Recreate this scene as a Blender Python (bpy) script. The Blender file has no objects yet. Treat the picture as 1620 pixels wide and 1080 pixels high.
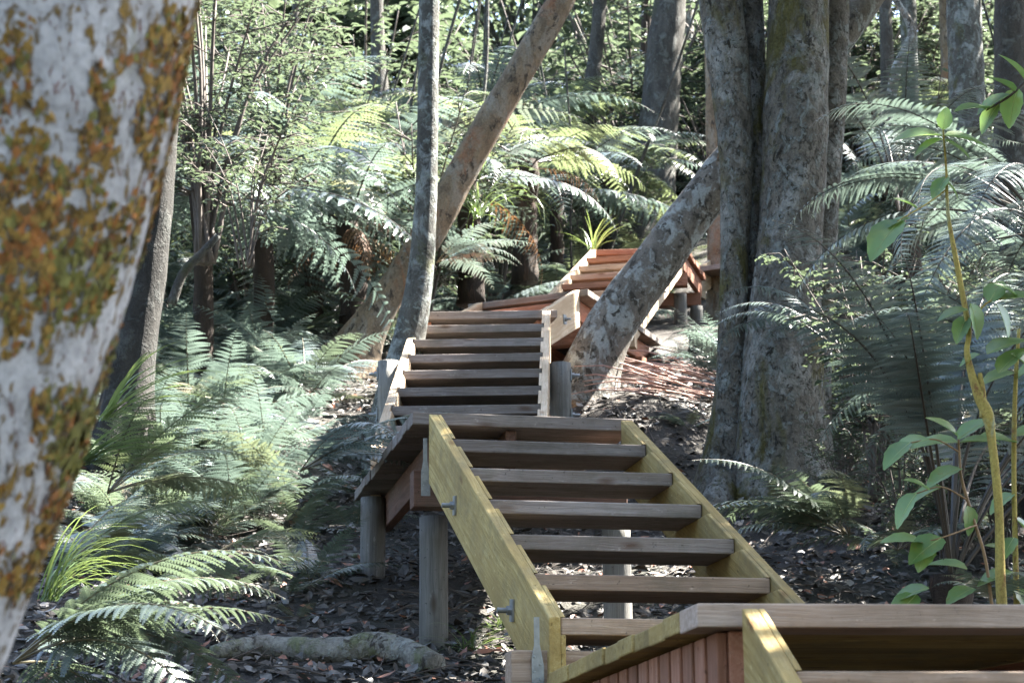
import bpy, math, random
import numpy as np
from mathutils import Vector, Matrix, noise, Euler
random.seed(7); RNG = np.random.default_rng(7)
R = math.radians
C = bpy.context.scene.collection
# ------------------------------------------------------------------ camera model (pixels of the 1620x1080 photo)
F, TH, RO = 3488.7, 0.2392, -0.0081
CT, ST, CR, SR = math.cos(TH), math.sin(TH), math.cos(RO), math.sin(RO)
def ray(px, py):
    dx, dy = px - 810, py - 540
    cx, cy = dx*CR + dy*SR, -dx*SR + dy*CR
    u = -cy/F
    return Vector((cx/F, CT - u*ST, ST + u*CT))
def at_y(px, py, y):
    r = ray(px, py); return r*(y/r.y)
def at_z(px, py, z):
    r = ray(px, py); return r*(z/r.z)
def to_px(p):
    d, u = p.y*CT + p.z*ST, -p.y*ST + p.z*CT; cx, cy = F*p.x/d, -F*u/d
    return 810 + cx*CR - cy*SR, 540 + cx*SR + cy*CR
def px_size(p): return (p.y*CT + p.z*ST)/F          # metres per photo pixel at a point
def G0(x, y):
    f = 0.86 + 0.384*(y - 8.8)
    if y > 27: f = 0.86 + 0.384*18.2 + 0.16*(y-27) - 0.002*min(y-27, 40)**2
    k = 0.5; a = -1.5
    return max(f, a) + k*math.log1p(math.exp(-abs(f-a)/k))*0.6
def G(x, y):
    z = G0(x, y)
    z += 0.35*math.exp(-(((x-0.62)/0.7)**2 + ((y-13.0)/1.1)**2))          # mound at the foot of the leaning tree
    if y > 7: z += min(1, (y-7)/4)*(0.16*noise.noise((x*.5, y*.5, 1.7)) + 0.06*noise.noise((x*1.7, y*1.7, 4.2)))
    if y > 9 and x < -1.6: z += 0.10*min(-x-1.6, 5)
    if y > 20: z += min(1, (y-20)/10)*0.7*noise.noise((x*.13, y*.13, 9.0))
    z -= 0.55*math.exp(-(((x-2.0)/1.5)**2 + ((y-21.6)/1.6)**2))
    return z + 0.02*noise.noise((x*6, y*6, 0))
def on_ground(px, py, dmax=60):
    r = ray(px, py); r = r/r.y; y = 5.0
    while y < dmax:
        if r.z*y < G(r.x*y, y): break
        y += 0.1
    return Vector((r.x*y, y, G(r.x*y, y)))
SUN = Vector((math.cos(R(54))*math.cos(R(24)), math.cos(R(54))*math.sin(R(24)), math.sin(R(54)))).normalized()

# ------------------------------------------------------------------ object helpers
def tag(o, label=None, cat=None, group=None, kind=None):
    if label: o['label'] = label
    if cat: o['category'] = cat
    if group: o['group'] = group
    if kind: o['kind'] = kind
    return o
def empty(name, loc, rz=0.0, label=None, cat=None, group=None):
    o = bpy.data.objects.new(name, None); C.objects.link(o)
    o.location = loc; o.rotation_euler = (0, 0, rz); o.empty_display_size = .1
    return tag(o, label, cat, group)
def link(name, me, parent=None, loc=(0,0,0), rot=(0,0,0), scale=1.0):
    o = bpy.data.objects.new(name, me); C.objects.link(o)
    o.location = loc; o.rotation_euler = rot; o.scale = (scale,)*3 if not hasattr(scale, '__len__') else scale
    if parent: o.parent = parent
    return o
class MB:
    def __init__(s): s.v = []; s.n = 0; s.f = []; s.m = []
    def add(s, vs, fs, m=0):
        s.v.extend([tuple(p) for p in vs]); s.f.extend([tuple(i + s.n for i in f) for f in fs]); s.m.extend([m]*len(fs)); s.n += len(vs)
    def mesh(s, name, mats, smooth=False):
        me = bpy.data.meshes.new(name); me.from_pydata(s.v, [], s.f)
        for m in (mats if isinstance(mats, (list, tuple)) else [mats]): me.materials.append(m)
        me.polygons.foreach_set('material_index', s.m)
        if smooth: me.polygons.foreach_set('use_smooth', [True]*len(s.f))
        me.update(); return me
    def prism(s, poly, axis, t0, t1, m=0):
        """polygon in the plane across an axis (0: yz), extruded t0..t1 along it"""
        n = len(poly)
        vs = [(t0, a, b) for a, b in poly] + [(t1, a, b) for a, b in poly]
        if axis == 2: vs = [(a, b, t0) for a, b in poly] + [(a, b, t1) for a, b in poly]
        fs = [tuple(range(n))[::-1], tuple(range(n, 2*n))] + [(i, (i+1) % n, n+(i+1) % n, n+i) for i in range(n)]
        s.add(vs, fs, m)
    def box(s, x0, x1, y0, y1, z0, z1, m=0):
        s.prism([(y0, z0), (y1, z0), (y1, z1), (y0, z1)], 0, x0, x1, m)
    def tube(s, pts, rad, seg=8, m=0, cap=True, wob=0.0, seed=0.0, freq=3.0, flare=None):
        pts = [Vector(p) for p in pts]; n = len(pts); vs = []
        ref = Vector((0.3, -1, 0.1)).normalized()
        for i, p in enumerate(pts):
            t = (pts[min(i+1, n-1)] - pts[max(i-1, 0)]).normalized()
            a = (ref - t*ref.dot(t)).normalized(); b = t.cross(a)
            for k in range(seg):
                an = 2*math.pi*k/seg; d = a*math.cos(an) + b*math.sin(an); r = rad[i]
                if wob:
                    q = (p + d*r)*freq
                    r *= 1 + wob*(noise.noise((q.x+seed, q.y, q.z*.5)) + .5*noise.noise((q.x*2.7, q.y*2.7+seed, q.z*1.8)) + .3*noise.noise((q.x*7, q.y*7+seed, q.z*6)))
                if flare and i < flare[0]:
                    f = (1-i/flare[0])**2; r *= 1 + flare[1]*f*(.55 + .45*math.sin(an*5 + seed) + .3*math.sin(an*3 + 2*seed))
                vs.append(p + d*r)
        fs = [(i*seg+k, i*seg+(k+1) % seg, (i+1)*seg+(k+1) % seg, (i+1)*seg+k) for i in range(n-1) for k in range(seg)]
        if cap: fs += [tuple(range(seg))[::-1], tuple(range((n-1)*seg, n*seg))]
        s.add(vs, fs, m)
def spline(pts, per=6):
    """Catmull-Rom through rows of numbers"""
    P = np.array(pts, float); P = np.vstack([2*P[0]-P[1], P, 2*P[-1]-P[-2]]); out = []
    for i in range(1, len(P)-2):
        for k in range(per):
            t = k/per
            out.append(.5*(2*P[i] + (P[i+1]-P[i-1])*t + (2*P[i-1]-5*P[i]+4*P[i+1]-P[i+2])*t*t + (3*P[i]-3*P[i+1]+P[i+2]-P[i-1])*t**3))
    out.append(P[-2]); return np.array(out)
def bevel(o, w=.004, seg=2):
    m = o.modifiers.new('bevel', 'BEVEL'); m.width = w; m.segments = seg; m.limit_method = 'ANGLE'; m.angle_limit = R(35)
    return o

# ------------------------------------------------------------------ materials
def newmat(name):
    m = bpy.data.materials.new(name); m.use_nodes = True; nt = m.node_tree; nt.nodes.clear()
    out = nt.nodes.new('ShaderNodeOutputMaterial'); b = nt.nodes.new('ShaderNodeBsdfPrincipled')
    nt.links.new(b.outputs[0], out.inputs[0]); return m, nt, b, out
def N(nt, t, **kw):
    n = nt.nodes.new(t)
    for k, v in kw.items(): setattr(n, k, v)
    return n
def ramp(nt, fac, stops):
    r = N(nt, 'ShaderNodeValToRGB'); e = r.color_ramp.elements
    e[0].position, e[0].color = stops[0][0], (*stops[0][1], 1); e[1].position, e[1].color = stops[-1][0], (*stops[-1][1], 1)
    for p, c in stops[1:-1]:
        x = e.new(p); x.color = (*c, 1)
    nt.links.new(fac, r.inputs[0]); return r.outputs[0]
def mix(nt, fac, a, b, mode='MIX'):
    m = N(nt, 'ShaderNodeMix', data_type='RGBA', blend_type=mode)
    for s, v in ((m.inputs[0], fac), (m.inputs[6], a), (m.inputs[7], b)):
        if isinstance(v, (int, float)): s.default_value = v
        elif isinstance(v, tuple): s.default_value = (*v, 1)
        else: nt.links.new(v, s)
    return m.outputs[2]
def nz(nt, vec, scale, detail=4, rough=.55, dist=0.0):
    n = N(nt, 'ShaderNodeTexNoise'); n.inputs['Scale'].default_value = scale; n.inputs['Detail'].default_value = detail
    n.inputs['Roughness'].default_value = rough; n.inputs['Distortion'].default_value = dist
    nt.links.new(vec, n.inputs['Vector']); return n.outputs['Fac']
def mapping(nt, vec, scale):
    m = N(nt, 'ShaderNodeMapping'); m.inputs['Scale'].default_value = scale; nt.links.new(vec, m.inputs[0]); return m.outputs[0]
def bump(nt, b, h, dist, strength=1.0):
    n = N(nt, 'ShaderNodeBump'); n.inputs['Distance'].default_value = dist; n.inputs['Strength'].default_value = strength
    nt.links.new(h, n.inputs['Height']); nt.links.new(n.outputs[0], b.inputs['Normal'])
def rnd_offset(nt, vec):
    oi = N(nt, 'ShaderNodeObjectInfo'); v = N(nt, 'ShaderNodeVectorMath', operation='ADD'); mm = N(nt, 'ShaderNodeVectorMath', operation='SCALE')
    cx = N(nt, 'ShaderNodeCombineXYZ')
    for i in range(3): nt.links.new(oi.outputs['Random'], cx.inputs[i])
    nt.links.new(cx.outputs[0], mm.inputs[0]); mm.inputs['Scale'].default_value = 37.0
    nt.links.new(vec, v.inputs[0]); nt.links.new(mm.outputs[0], v.inputs[1]); return v.outputs[0], oi.outputs['Random']
def wood(name, c0, c1, c2, grime=.35, rough=.75):
    m, nt, b, out = newmat(name); tc = N(nt, 'ShaderNodeTexCoord'); v, rn = rnd_offset(nt, tc.outputs['Object'])
    warp = N(nt, 'ShaderNodeTexNoise'); warp.inputs['Scale'].default_value = 3.0; nt.links.new(v, warp.inputs['Vector'])
    wv = N(nt, 'ShaderNodeVectorMath', operation='MULTIPLY_ADD'); nt.links.new(warp.outputs['Color'], wv.inputs[0]); wv.inputs[1].default_value = (0, .035, .035); nt.links.new(v, wv.inputs[2])
    g = nz(nt, mapping(nt, wv.outputs[0], (2.0, 75, 75)), 1.0, 6, .65, .5)
    fib = nz(nt, mapping(nt, wv.outputs[0], (9, 330, 330)), 1.0, 3, .6)
    big = nz(nt, mapping(nt, v, (2.5, 7, 7)), 1.0, 4, .6)
    col = ramp(nt, g, [(.28, tuple(x*.7 for x in c0)), (.42, c0), (.52, c1), (.72, c2)])
    col = mix(nt, .45, col, ramp(nt, fib, [(.3, (.45,.45,.45)), (.6, (1,1,1))]), 'MULTIPLY')
    col = mix(nt, ramp(nt, big, [(.38, (0,0,0)), (.68, (.9,.9,.9))]), col, tuple(x*f for x, f in zip(c1, (.60, .56, .50))))
    vo = N(nt, 'ShaderNodeTexVoronoi'); vo.inputs['Scale'].default_value = 1.0; nt.links.new(mapping(nt, wv.outputs[0], (3.2, 9, 9)), vo.inputs['Vector'])
    kn = ramp(nt, vo.outputs['Distance'], [(.05, (1,1,1)), (.17, (0,0,0))]); col = mix(nt, kn, col, tuple(x*f for x, f in zip(c0, (.50, .38, .30))))
    spots = nz(nt, v, 38, 3, .7); st = ramp(nt, spots, [(.64, (0,0,0)), (.72, (1,1,1))]); col = mix(nt, st, col, tuple(x*.4 for x in c0))
    scuff = nz(nt, mapping(nt, v, (14, 40, 40)), 1.0, 5, .75); col = mix(nt, ramp(nt, scuff, [(.62, (0,0,0)), (.72, (.55,.55,.55))]), col, tuple(min(1, x*1.45+.03) for x in c2))
    patch = ramp(nt, nz(nt, v, 5.5, 6, .7), [(.48, (0,0,0)), (.70, (grime,)*3)]); col = mix(nt, patch, col, (.085, .085, .06))
    vary = N(nt, 'ShaderNodeMapRange'); vary.inputs['To Min'].default_value = .72; vary.inputs['To Max'].default_value = 1.12
    nt.links.new(rn, vary.inputs[0]); col2 = N(nt, 'ShaderNodeHueSaturation'); nt.links.new(vary.outputs[0], col2.inputs['Value']); nt.links.new(col, col2.inputs['Color'])
    nt.links.new(col2.outputs[0], b.inputs['Base Color']); b.inputs['Roughness'].default_value = rough; b.inputs['Specular IOR Level'].default_value = .3
    ad = N(nt, 'ShaderNodeMath', operation='ADD'); nt.links.new(g, ad.inputs[0]); nt.links.new(fib, ad.inputs[1]); bump(nt, b, ad.outputs[0], .003, .8); return m
def leafmat(name, c0, c1, c2, rough=.38, trans=.28, spec=.5, tint=(.35, .5, .12)):
    """object-random and small-scale colour variation, with some light passing through the blade"""
    m, nt, b, out = newmat(name); tc = N(nt, 'ShaderNodeTexCoord'); v, rn = rnd_offset(nt, tc.outputs['Object'])
    n1 = nz(nt, v, 7, 3); ad = N(nt, 'ShaderNodeMath', operation='ADD'); nt.links.new(n1, ad.inputs[0])
    mr = N(nt, 'ShaderNodeMapRange'); mr.inputs['To Min'].default_value = -.25; mr.inputs['To Max'].default_value = .25
    nt.links.new(rn, mr.inputs[0]); nt.links.new(mr.outputs[0], ad.inputs[1])
    col = ramp(nt, ad.outputs[0], [(.2, c0), (.5, c1), (.8, c2)])
    if name == 'bright_leaf':
        sp = nz(nt, v, 55, 4, .7); col = mix(nt, ramp(nt, sp, [(.62, (0,0,0)), (.67, (.8,.8,.8))]), col, (.17,.11,.035)); col = mix(nt, ramp(nt, nz(nt, v, 16, 4), [(.5, (0,0,0)), (.7, (.6,.6,.6))]), col, (.20,.24,.05))
    if name.startswith('fern'): col = mix(nt, ramp(nt, rn, [(.90, (0,0,0)), (.97, (.75,.75,.75))]), col, (.15,.115,.055))
    nt.links.new(col, b.inputs['Base Color']); b.inputs['Roughness'].default_value = rough
    b.inputs['Specular IOR Level'].default_value = spec
    tr = N(nt, 'ShaderNodeBsdfTranslucent'); tcol = mix(nt, .6, col, tint); nt.links.new(tcol, tr.inputs[0])
    ms = N(nt, 'ShaderNodeMixShader'); ms.inputs[0].default_value = trans
    nt.links.new(b.outputs[0], ms.inputs[1]); nt.links.new(tr.outputs[0], ms.inputs[2]); nt.links.new(ms.outputs[0], out.inputs[0])
    return m
def bark(name, base, dark, patches, scale=1.0, stretch=2.5, bumpd=.012, rough=.85):
    """patches: list of (scale, lo, hi, colour, z squeeze)"""
    m, nt, b, out = newmat(name); tc = N(nt, 'ShaderNodeTexCoord'); v = tc.outputs['Object']
    n1 = nz(nt, mapping(nt, v, (1, 1, 1/stretch)), 9*scale, 6, .65, .3)
    col = ramp(nt, n1, [(.3, dark), (.55, base), (.75, tuple(min(1, x*1.35) for x in base))])
    h = n1
    for i, (sc, lo, hi, c, zs) in enumerate(patches):
        k = nz(nt, mapping(nt, N_add(nt, v, 3.1*i+1.3), (1, 1, zs)), sc, 5, .68, .5)
        msk = ramp(nt, k, [(lo, (0,0,0)), (hi, (1,1,1))]); col = mix(nt, msk, col, c)
        ad = N(nt, 'ShaderNodeMath', operation='ADD'); nt.links.new(h, ad.inputs[0]); sc2 = N(nt, 'ShaderNodeMath', operation='MULTIPLY'); sc2.inputs[1].default_value = .35
        nt.links.new(msk, sc2.inputs[0]); nt.links.new(sc2.outputs[0], ad.inputs[1]); h = ad.outputs[0]
    fine = nz(nt, v, 60*scale, 4, .7)
    col = mix(nt, .55, col, ramp(nt, fine, [(.3, (.25,.25,.25)), (.6, (1,1,1))]), 'MULTIPLY')
    nt.links.new(col, b.inputs['Base Color']); b.inputs['Roughness'].default_value = rough; b.inputs['Specular IOR Level'].default_value = .25
    ad = N(nt, 'ShaderNodeMath', operation='MULTIPLY_ADD'); nt.links.new(fine, ad.inputs[0]); ad.inputs[1].default_value = .4; nt.links.new(h, ad.inputs[2])
    bump(nt, b, ad.outputs[0], bumpd, .9); return m
def N_add(nt, v, k):
    a = N(nt, 'ShaderNodeVectorMath', operation='ADD'); nt.links.new(v, a.inputs[0]); a.inputs[1].default_value = (k, k*1.7, k*.6); return a.outputs[0]
def plain(name, c, rough=.6, metal=0.0, nscale=20, var=.3):
    m, nt, b, out = newmat(name); tc = N(nt, 'ShaderNodeTexCoord')
    n = nz(nt, tc.outputs['Object'], nscale, 4)
    col = ramp(nt, n, [(.3, tuple(x*(1-var) for x in c)), (.7, tuple(min(1, x*(1+var)) for x in c))])
    nt.links.new(col, b.inputs['Base Color']); b.inputs['Roughness'].default_value = rough; b.inputs['Metallic'].default_value = metal
    bump(nt, b, n, .003, .5); return m

M_yellow = wood('treated_pine_yellow', (.39,.275,.09), (.49,.365,.14), (.56,.45,.21), .45)
M_front = wood('pink_tan_board', (.50,.375,.295), (.59,.46,.375), (.66,.54,.455), .3)
M_tread = wood('weathered_tread', (.22,.187,.17), (.29,.255,.237), (.355,.325,.305), .5)
M_tread2 = wood('tan_tread', (.36,.26,.19), (.46,.345,.265), (.54,.43,.35), .4)
M_red = wood('red_tinted_pine', (.33,.15,.09), (.43,.21,.14), (.52,.30,.21), .2)
M_redshade = wood('red_timber_shaded', (.13,.07,.05), (.19,.105,.075), (.26,.16,.12), .5)  # darker copy of the red pine; shade under the landing put into the colour
M_pale = wood('pale_new_pine', (.48,.36,.24), (.58,.46,.33), (.66,.56,.43), .1)
M_post = wood('round_post_grey', (.17,.165,.155), (.225,.22,.205), (.27,.265,.25), .3)
M_steel = plain('galvanised_steel', (.27,.285,.29), .5, .7, 30, .3)
M_fern = leafmat('fern_green', (.045,.062,.050), (.080,.105,.086), (.135,.165,.138), .27, .16, .9, (.30,.40,.22))
M_fernb = leafmat('fern_blue_green', (.060,.083,.080), (.105,.138,.136), (.175,.212,.208), .28, .16, .9, (.30,.42,.32))
M_ferny = leafmat('fern_yellow_green', (.065,.09,.042), (.11,.14,.07), (.175,.205,.115), .32, .22, .8, (.36,.44,.20))
M_fernd = leafmat('fern_dead', (.06,.03,.018), (.115,.06,.035), (.18,.11,.06), .7, .15, .3, (.3,.15,.06))
M_rach = plain('fern_stalk', (.10,.085,.045), .5)
M_rachd = plain('dark_fern_stalk', (.035,.028,.02), .5)
M_leaf = leafmat('shrub_leaf', (.035,.052,.04), (.066,.09,.068), (.125,.155,.125), .20, .15, 1.0, (.32,.42,.22))
M_leafb = leafmat('bright_leaf', (.06,.125,.035), (.10,.19,.06), (.165,.27,.11), .34, .30, .6, (.38,.6,.15))
M_canopy = leafmat('canopy_leaf', (.035,.055,.04), (.068,.092,.064), (.125,.155,.115), .22, .22, 1.0, (.34,.44,.24))
M_grass = leafmat('grass_blade', (.07,.115,.035), (.115,.175,.055), (.19,.25,.10), .35, .28, .6, (.38,.5,.14))
M_grassg = leafmat('sedge_blade', (.07,.11,.05), (.12,.17,.08), (.19,.23,.12), .36, .25)
M_rib = plain('leaf_midrib', (.30,.36,.14), .5)

# ------------------------------------------------------------------ world, sun, camera
w = bpy.data.worlds.new('World'); bpy.context.scene.world = w; w.use_nodes = True
nt = w.node_tree; bg = nt.nodes['Background']; sky = nt.nodes.new('ShaderNodeTexSky'); sky.sky_type = 'NISHITA'; sky.sun_disc = False
sky.sun_elevation = R(54); sky.sun_rotation = math.atan2(SUN.x, SUN.y); sky.air_density = 1.0; sky.dust_density = 2.0
nt.links.new(sky.outputs[0], bg.inputs[0]); bg.inputs[1].default_value = .05
sl = bpy.data.lights.new('sun', 'SUN'); sl.energy = 5.0; sl.angle = R(.5); sl.color = (1, .95, .87)
so = bpy.data.objects.new('sun', sl); C.objects.link(so); so.rotation_euler = SUN.to_track_quat('Z', 'Y').to_euler(); so.location = (6, 2, 14)
cd = bpy.data.cameras.new('camera'); cam = bpy.data.objects.new('camera', cd); C.objects.link(cam); bpy.context.scene.camera = cam
cam.matrix_world = Matrix.Rotation(math.pi/2 + TH, 4, 'X') @ Matrix.Rotation(RO, 4, 'Z')
cd.sensor_width = 23.5; cd.lens = 23.5*F/1620; cd.clip_start = .05; cd.clip_end = 500
cd.dof.use_dof = True; cd.dof.focus_distance = 8.5; cd.dof.aperture_fstop = 6.3
sc = bpy.context.scene
sc.view_settings.view_transform = 'Standard'; sc.view_settings.look = 'None'; sc.view_settings.exposure = 3.8; sc.view_settings.gamma = 1
cy = sc.cycles; cy.max_bounces = 6; cy.diffuse_bounces = 4; cy.glossy_bounces = 2; cy.transmission_bounces = 4; cy.transparent_max_bounces = 4
cy.caustics_reflective = False; cy.caustics_refractive = False; cy.sample_clamp_indirect = 6; cy.use_denoising = True

# ------------------------------------------------------------------ ground
def build_ground():
    m, nt, b, out = newmat('forest_soil'); tc = N(nt, 'ShaderNodeTexCoord'); v = tc.outputs['Object']
    n = nz(nt, v, 6, 8, .7); n2 = nz(nt, v, 45, 4, .7); n3 = nz(nt, v, 1.3, 4)
    col = ramp(nt, n, [(.3, (.022,.019,.016)), (.55, (.055,.047,.04)), (.75, (.10,.09,.078))])
    col = mix(nt, ramp(nt, n3, [(.45, (0,0,0)), (.65, (.6,.6,.6))]), col, (.035,.042,.025))
    col = mix(nt, .5, col, ramp(nt, n2, [(.35, (.35,.35,.35)), (.65, (1,1,1))]), 'MULTIPLY')
    nt.links.new(col, b.inputs['Base Color']); b.inputs['Roughness'].default_value = .95
    ad = N(nt, 'ShaderNodeMath', operation='ADD'); nt.links.new(n, ad.inputs[0]); nt.links.new(n2, ad.inputs[1]); bump(nt, b, ad.outputs[0], .03, .9)
    xs = np.concatenate([np.linspace(-120, -7, 40)[:-1], np.arange(-7, 7, .14), np.linspace(7, 120, 40)])
    ys = np.concatenate([np.linspace(-60, 5, 30)[:-1], np.arange(5, 20, .14), np.arange(20, 44, .5), np.linspace(44, 220, 40)])
    vs = [(x, y, G(x, y)) for y in ys for x in xs]; nx = len(xs)
    fs = [(j*nx+i, j*nx+i+1, (j+1)*nx+i+1, (j+1)*nx+i) for j in range(len(ys)-1) for i in range(nx-1)]
    mb = MB(); mb.add(vs, fs); o = link('ground', mb.mesh('ground', m, True)); tag(o, 'dark forest soil of the steep slope beneath the leaf litter', 'ground', kind='structure')
build_ground()
M_soil = bpy.data.materials['forest_soil']

# ------------------------------------------------------------------ staircase
RISE, RUN, WID, TT = .1782, .3715, .7321, .05
SLOPE = math.atan2(RISE, RUN)
def board(name, parent, x0, x1, y0, y1, z0, z1, mat, rot=None):
    """a board along x whose own axes carry the grain"""
    cx, cyy, cz = (x0+x1)/2, (y0+y1)/2, (z0+z1)/2
    mb = MB(); mb.box(x0-cx, x1-cx, y0-cyy, y1-cyy, z0-cz, z1-cz)
    return bevel(link(name, mb.mesh(name, mat), parent, (cx, cyy, cz)))
def washer_bolt(parent, x, y, z, side, sz=.05):
    mb = MB(); mb.box(0, side*.006, -sz/2, sz/2, -sz*.7, sz*.7)
    for r, a, b2 in ((.016, .006, .02), (.009, .02, .05)):
        pts = [(side*a, 0, 0), (side*b2, 0, 0)]; mb.tube(pts, [r, r], 6 if r > .01 else 10)
    return link('bolt', mb.mesh('bolt', M_steel), parent, (x, y, z))
def bracket(name, parent, x, y, z, side, h=.22):
    """twisted strap: narrow upper leg against the stringer, wide lower leg nailed to the bearer face"""
    mb = MB(); w1, w2 = .016, .04
    prof = [(-w1/2, h), (w1/2, h), (w1/2, h*.62), (w2/2, h*.30), (w2/2, 0), (-w2/2*.8, 0), (-w2/2*.8, h*.42), (-w1/2, h*.6)]
    vs = [(a, -.003, b) for a, b in prof] + [(a, .001, b) for a, b in prof]; n = len(prof)
    mb.add(vs, [tuple(range(n)), tuple(range(n, 2*n))[::-1]] + [(i, n+i, n+(i+1) % n, (i+1) % n) for i in range(n)])
    o = link(name, mb.mesh(name, M_steel), parent, (x, y, z))
    for k in range(4):
        nb = MB(); nb.tube([(0, -.003, 0), (0, -.006, 0)], [.004, .003], 8); link('nail', nb.mesh('nail', M_steel), o, ((-1)**k*.008, 0, .02 + k*.022))
    return o
def flight(name, label, base, az, k0, k1, m_str, m_tr, topcut, bolts=(), m_tr_fn=None, wid=WID, mouth=0.0, depth=.25, right_mat=None):
    """local frame: x across, y up-slope, z up; tread k has its front top edge at (k*RUN, k*RISE)"""
    e = empty(name, base, az, label, 'stairs')
    for k in range(k0, k1+1):
        mt = m_tr_fn(k) if m_tr_fn else m_tr
        board('tread', e, -wid/2-.013, wid/2+.013, k*RUN, k*RUN+.295, k*RISE-TT, k*RISE-random.uniform(0, .002), mt)
    ta = RISE/RUN; c = math.cos(SLOPE); dz = depth/c
    y0 = k0*RUN - .004; y1 = topcut
    up = .002                                            # top edge stands a little over the tread nosings
    top = lambda y: y*ta + up
    bot = lambda y: top(y) - dz
    zf = bot(y0) - mouth
    rot = Matrix.Rotation(SLOPE, 3, 'X'); inv = rot.inverted(); swap = Matrix(((0,1,0),(-1,0,0),(0,0,1)))
    for sd in (-1, 1):
        mb = MB(); xi, xm, xo = sd*wid/2, sd*(wid/2+.015), sd*(wid/2+.05)
        ybl = y0 + (.08 if mouth == 0 else 0.10)
        mb.prism([(y0, zf), (ybl, zf), (max(ybl, y0+mouth*1.2), bot(max(ybl, y0+mouth*1.2))), (y1, bot(y1)), (y1, top(y1)), (y0, top(y0))], 0, xm, xo)
        for k in range(k0-1, k1+1):                      # inner skin, open at each housing
            lo = k*RISE + .001 if k >= k0 else zf
            hi = (k+1)*RISE - TT - .001 if k < k1 else top(y1)
            ylo = max(y0, (lo-up)/ta); yhi = min(y1, (hi-up)/ta)
            blo = min(y1, (lo-up+dz)/ta); bhi = min(y1, (hi-up+dz)/ta)
            if k < k0: poly = [(y0, zf), (ybl, zf), (max(blo, ybl+.001), max(zf, bot(max(blo, ybl+.001)))), (bhi, hi), (y0, hi)]
            elif k == k1: poly = [(ylo, lo), (blo, lo), (y1, bot(y1)), (y1, top(y1))] if blo < y1-.001 else [(ylo, lo), (y1, lo), (y1, top(y1))]
            else: poly = [(ylo, lo), (blo, lo)] + ([] if bhi < y1-.001 or blo >= y1-.001 else [(y1, bot(y1))]) + [(bhi, hi), (yhi, hi)]
            mb.prism(poly, 0, xi, xm)
        ctr = Vector((sd*(wid/2+.025), (y0+y1)/2, (top(y0)+top(y1))/2))
        mb.v = [tuple(swap @ (inv @ (Vector(p)-ctr))) for p in mb.v]
        me = mb.mesh('stringer', (right_mat if (sd > 0 and right_mat) else m_str))
        o = link('stringer', me, e); Mo = Matrix.Translation(ctr) @ (rot @ swap.inverted()).to_4x4(); o.matrix_basis = Mo; bevel(o, .003)
        if sd in (-1, 1):
            for (fy, fz) in bolts:
                y = y0 + (y1-y0)*fy; b = washer_bolt(o, 0, 0, 0, sd)
                b.matrix_basis = Mo.inverted() @ (Matrix.Translation((xo + sd*.001, y, top(y)-dz*fz)) @ Matrix.Rotation(SLOPE*.3, 4, 'X'))
    return e
def lerp(a, b, t): return a + (b-a)*t
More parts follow.
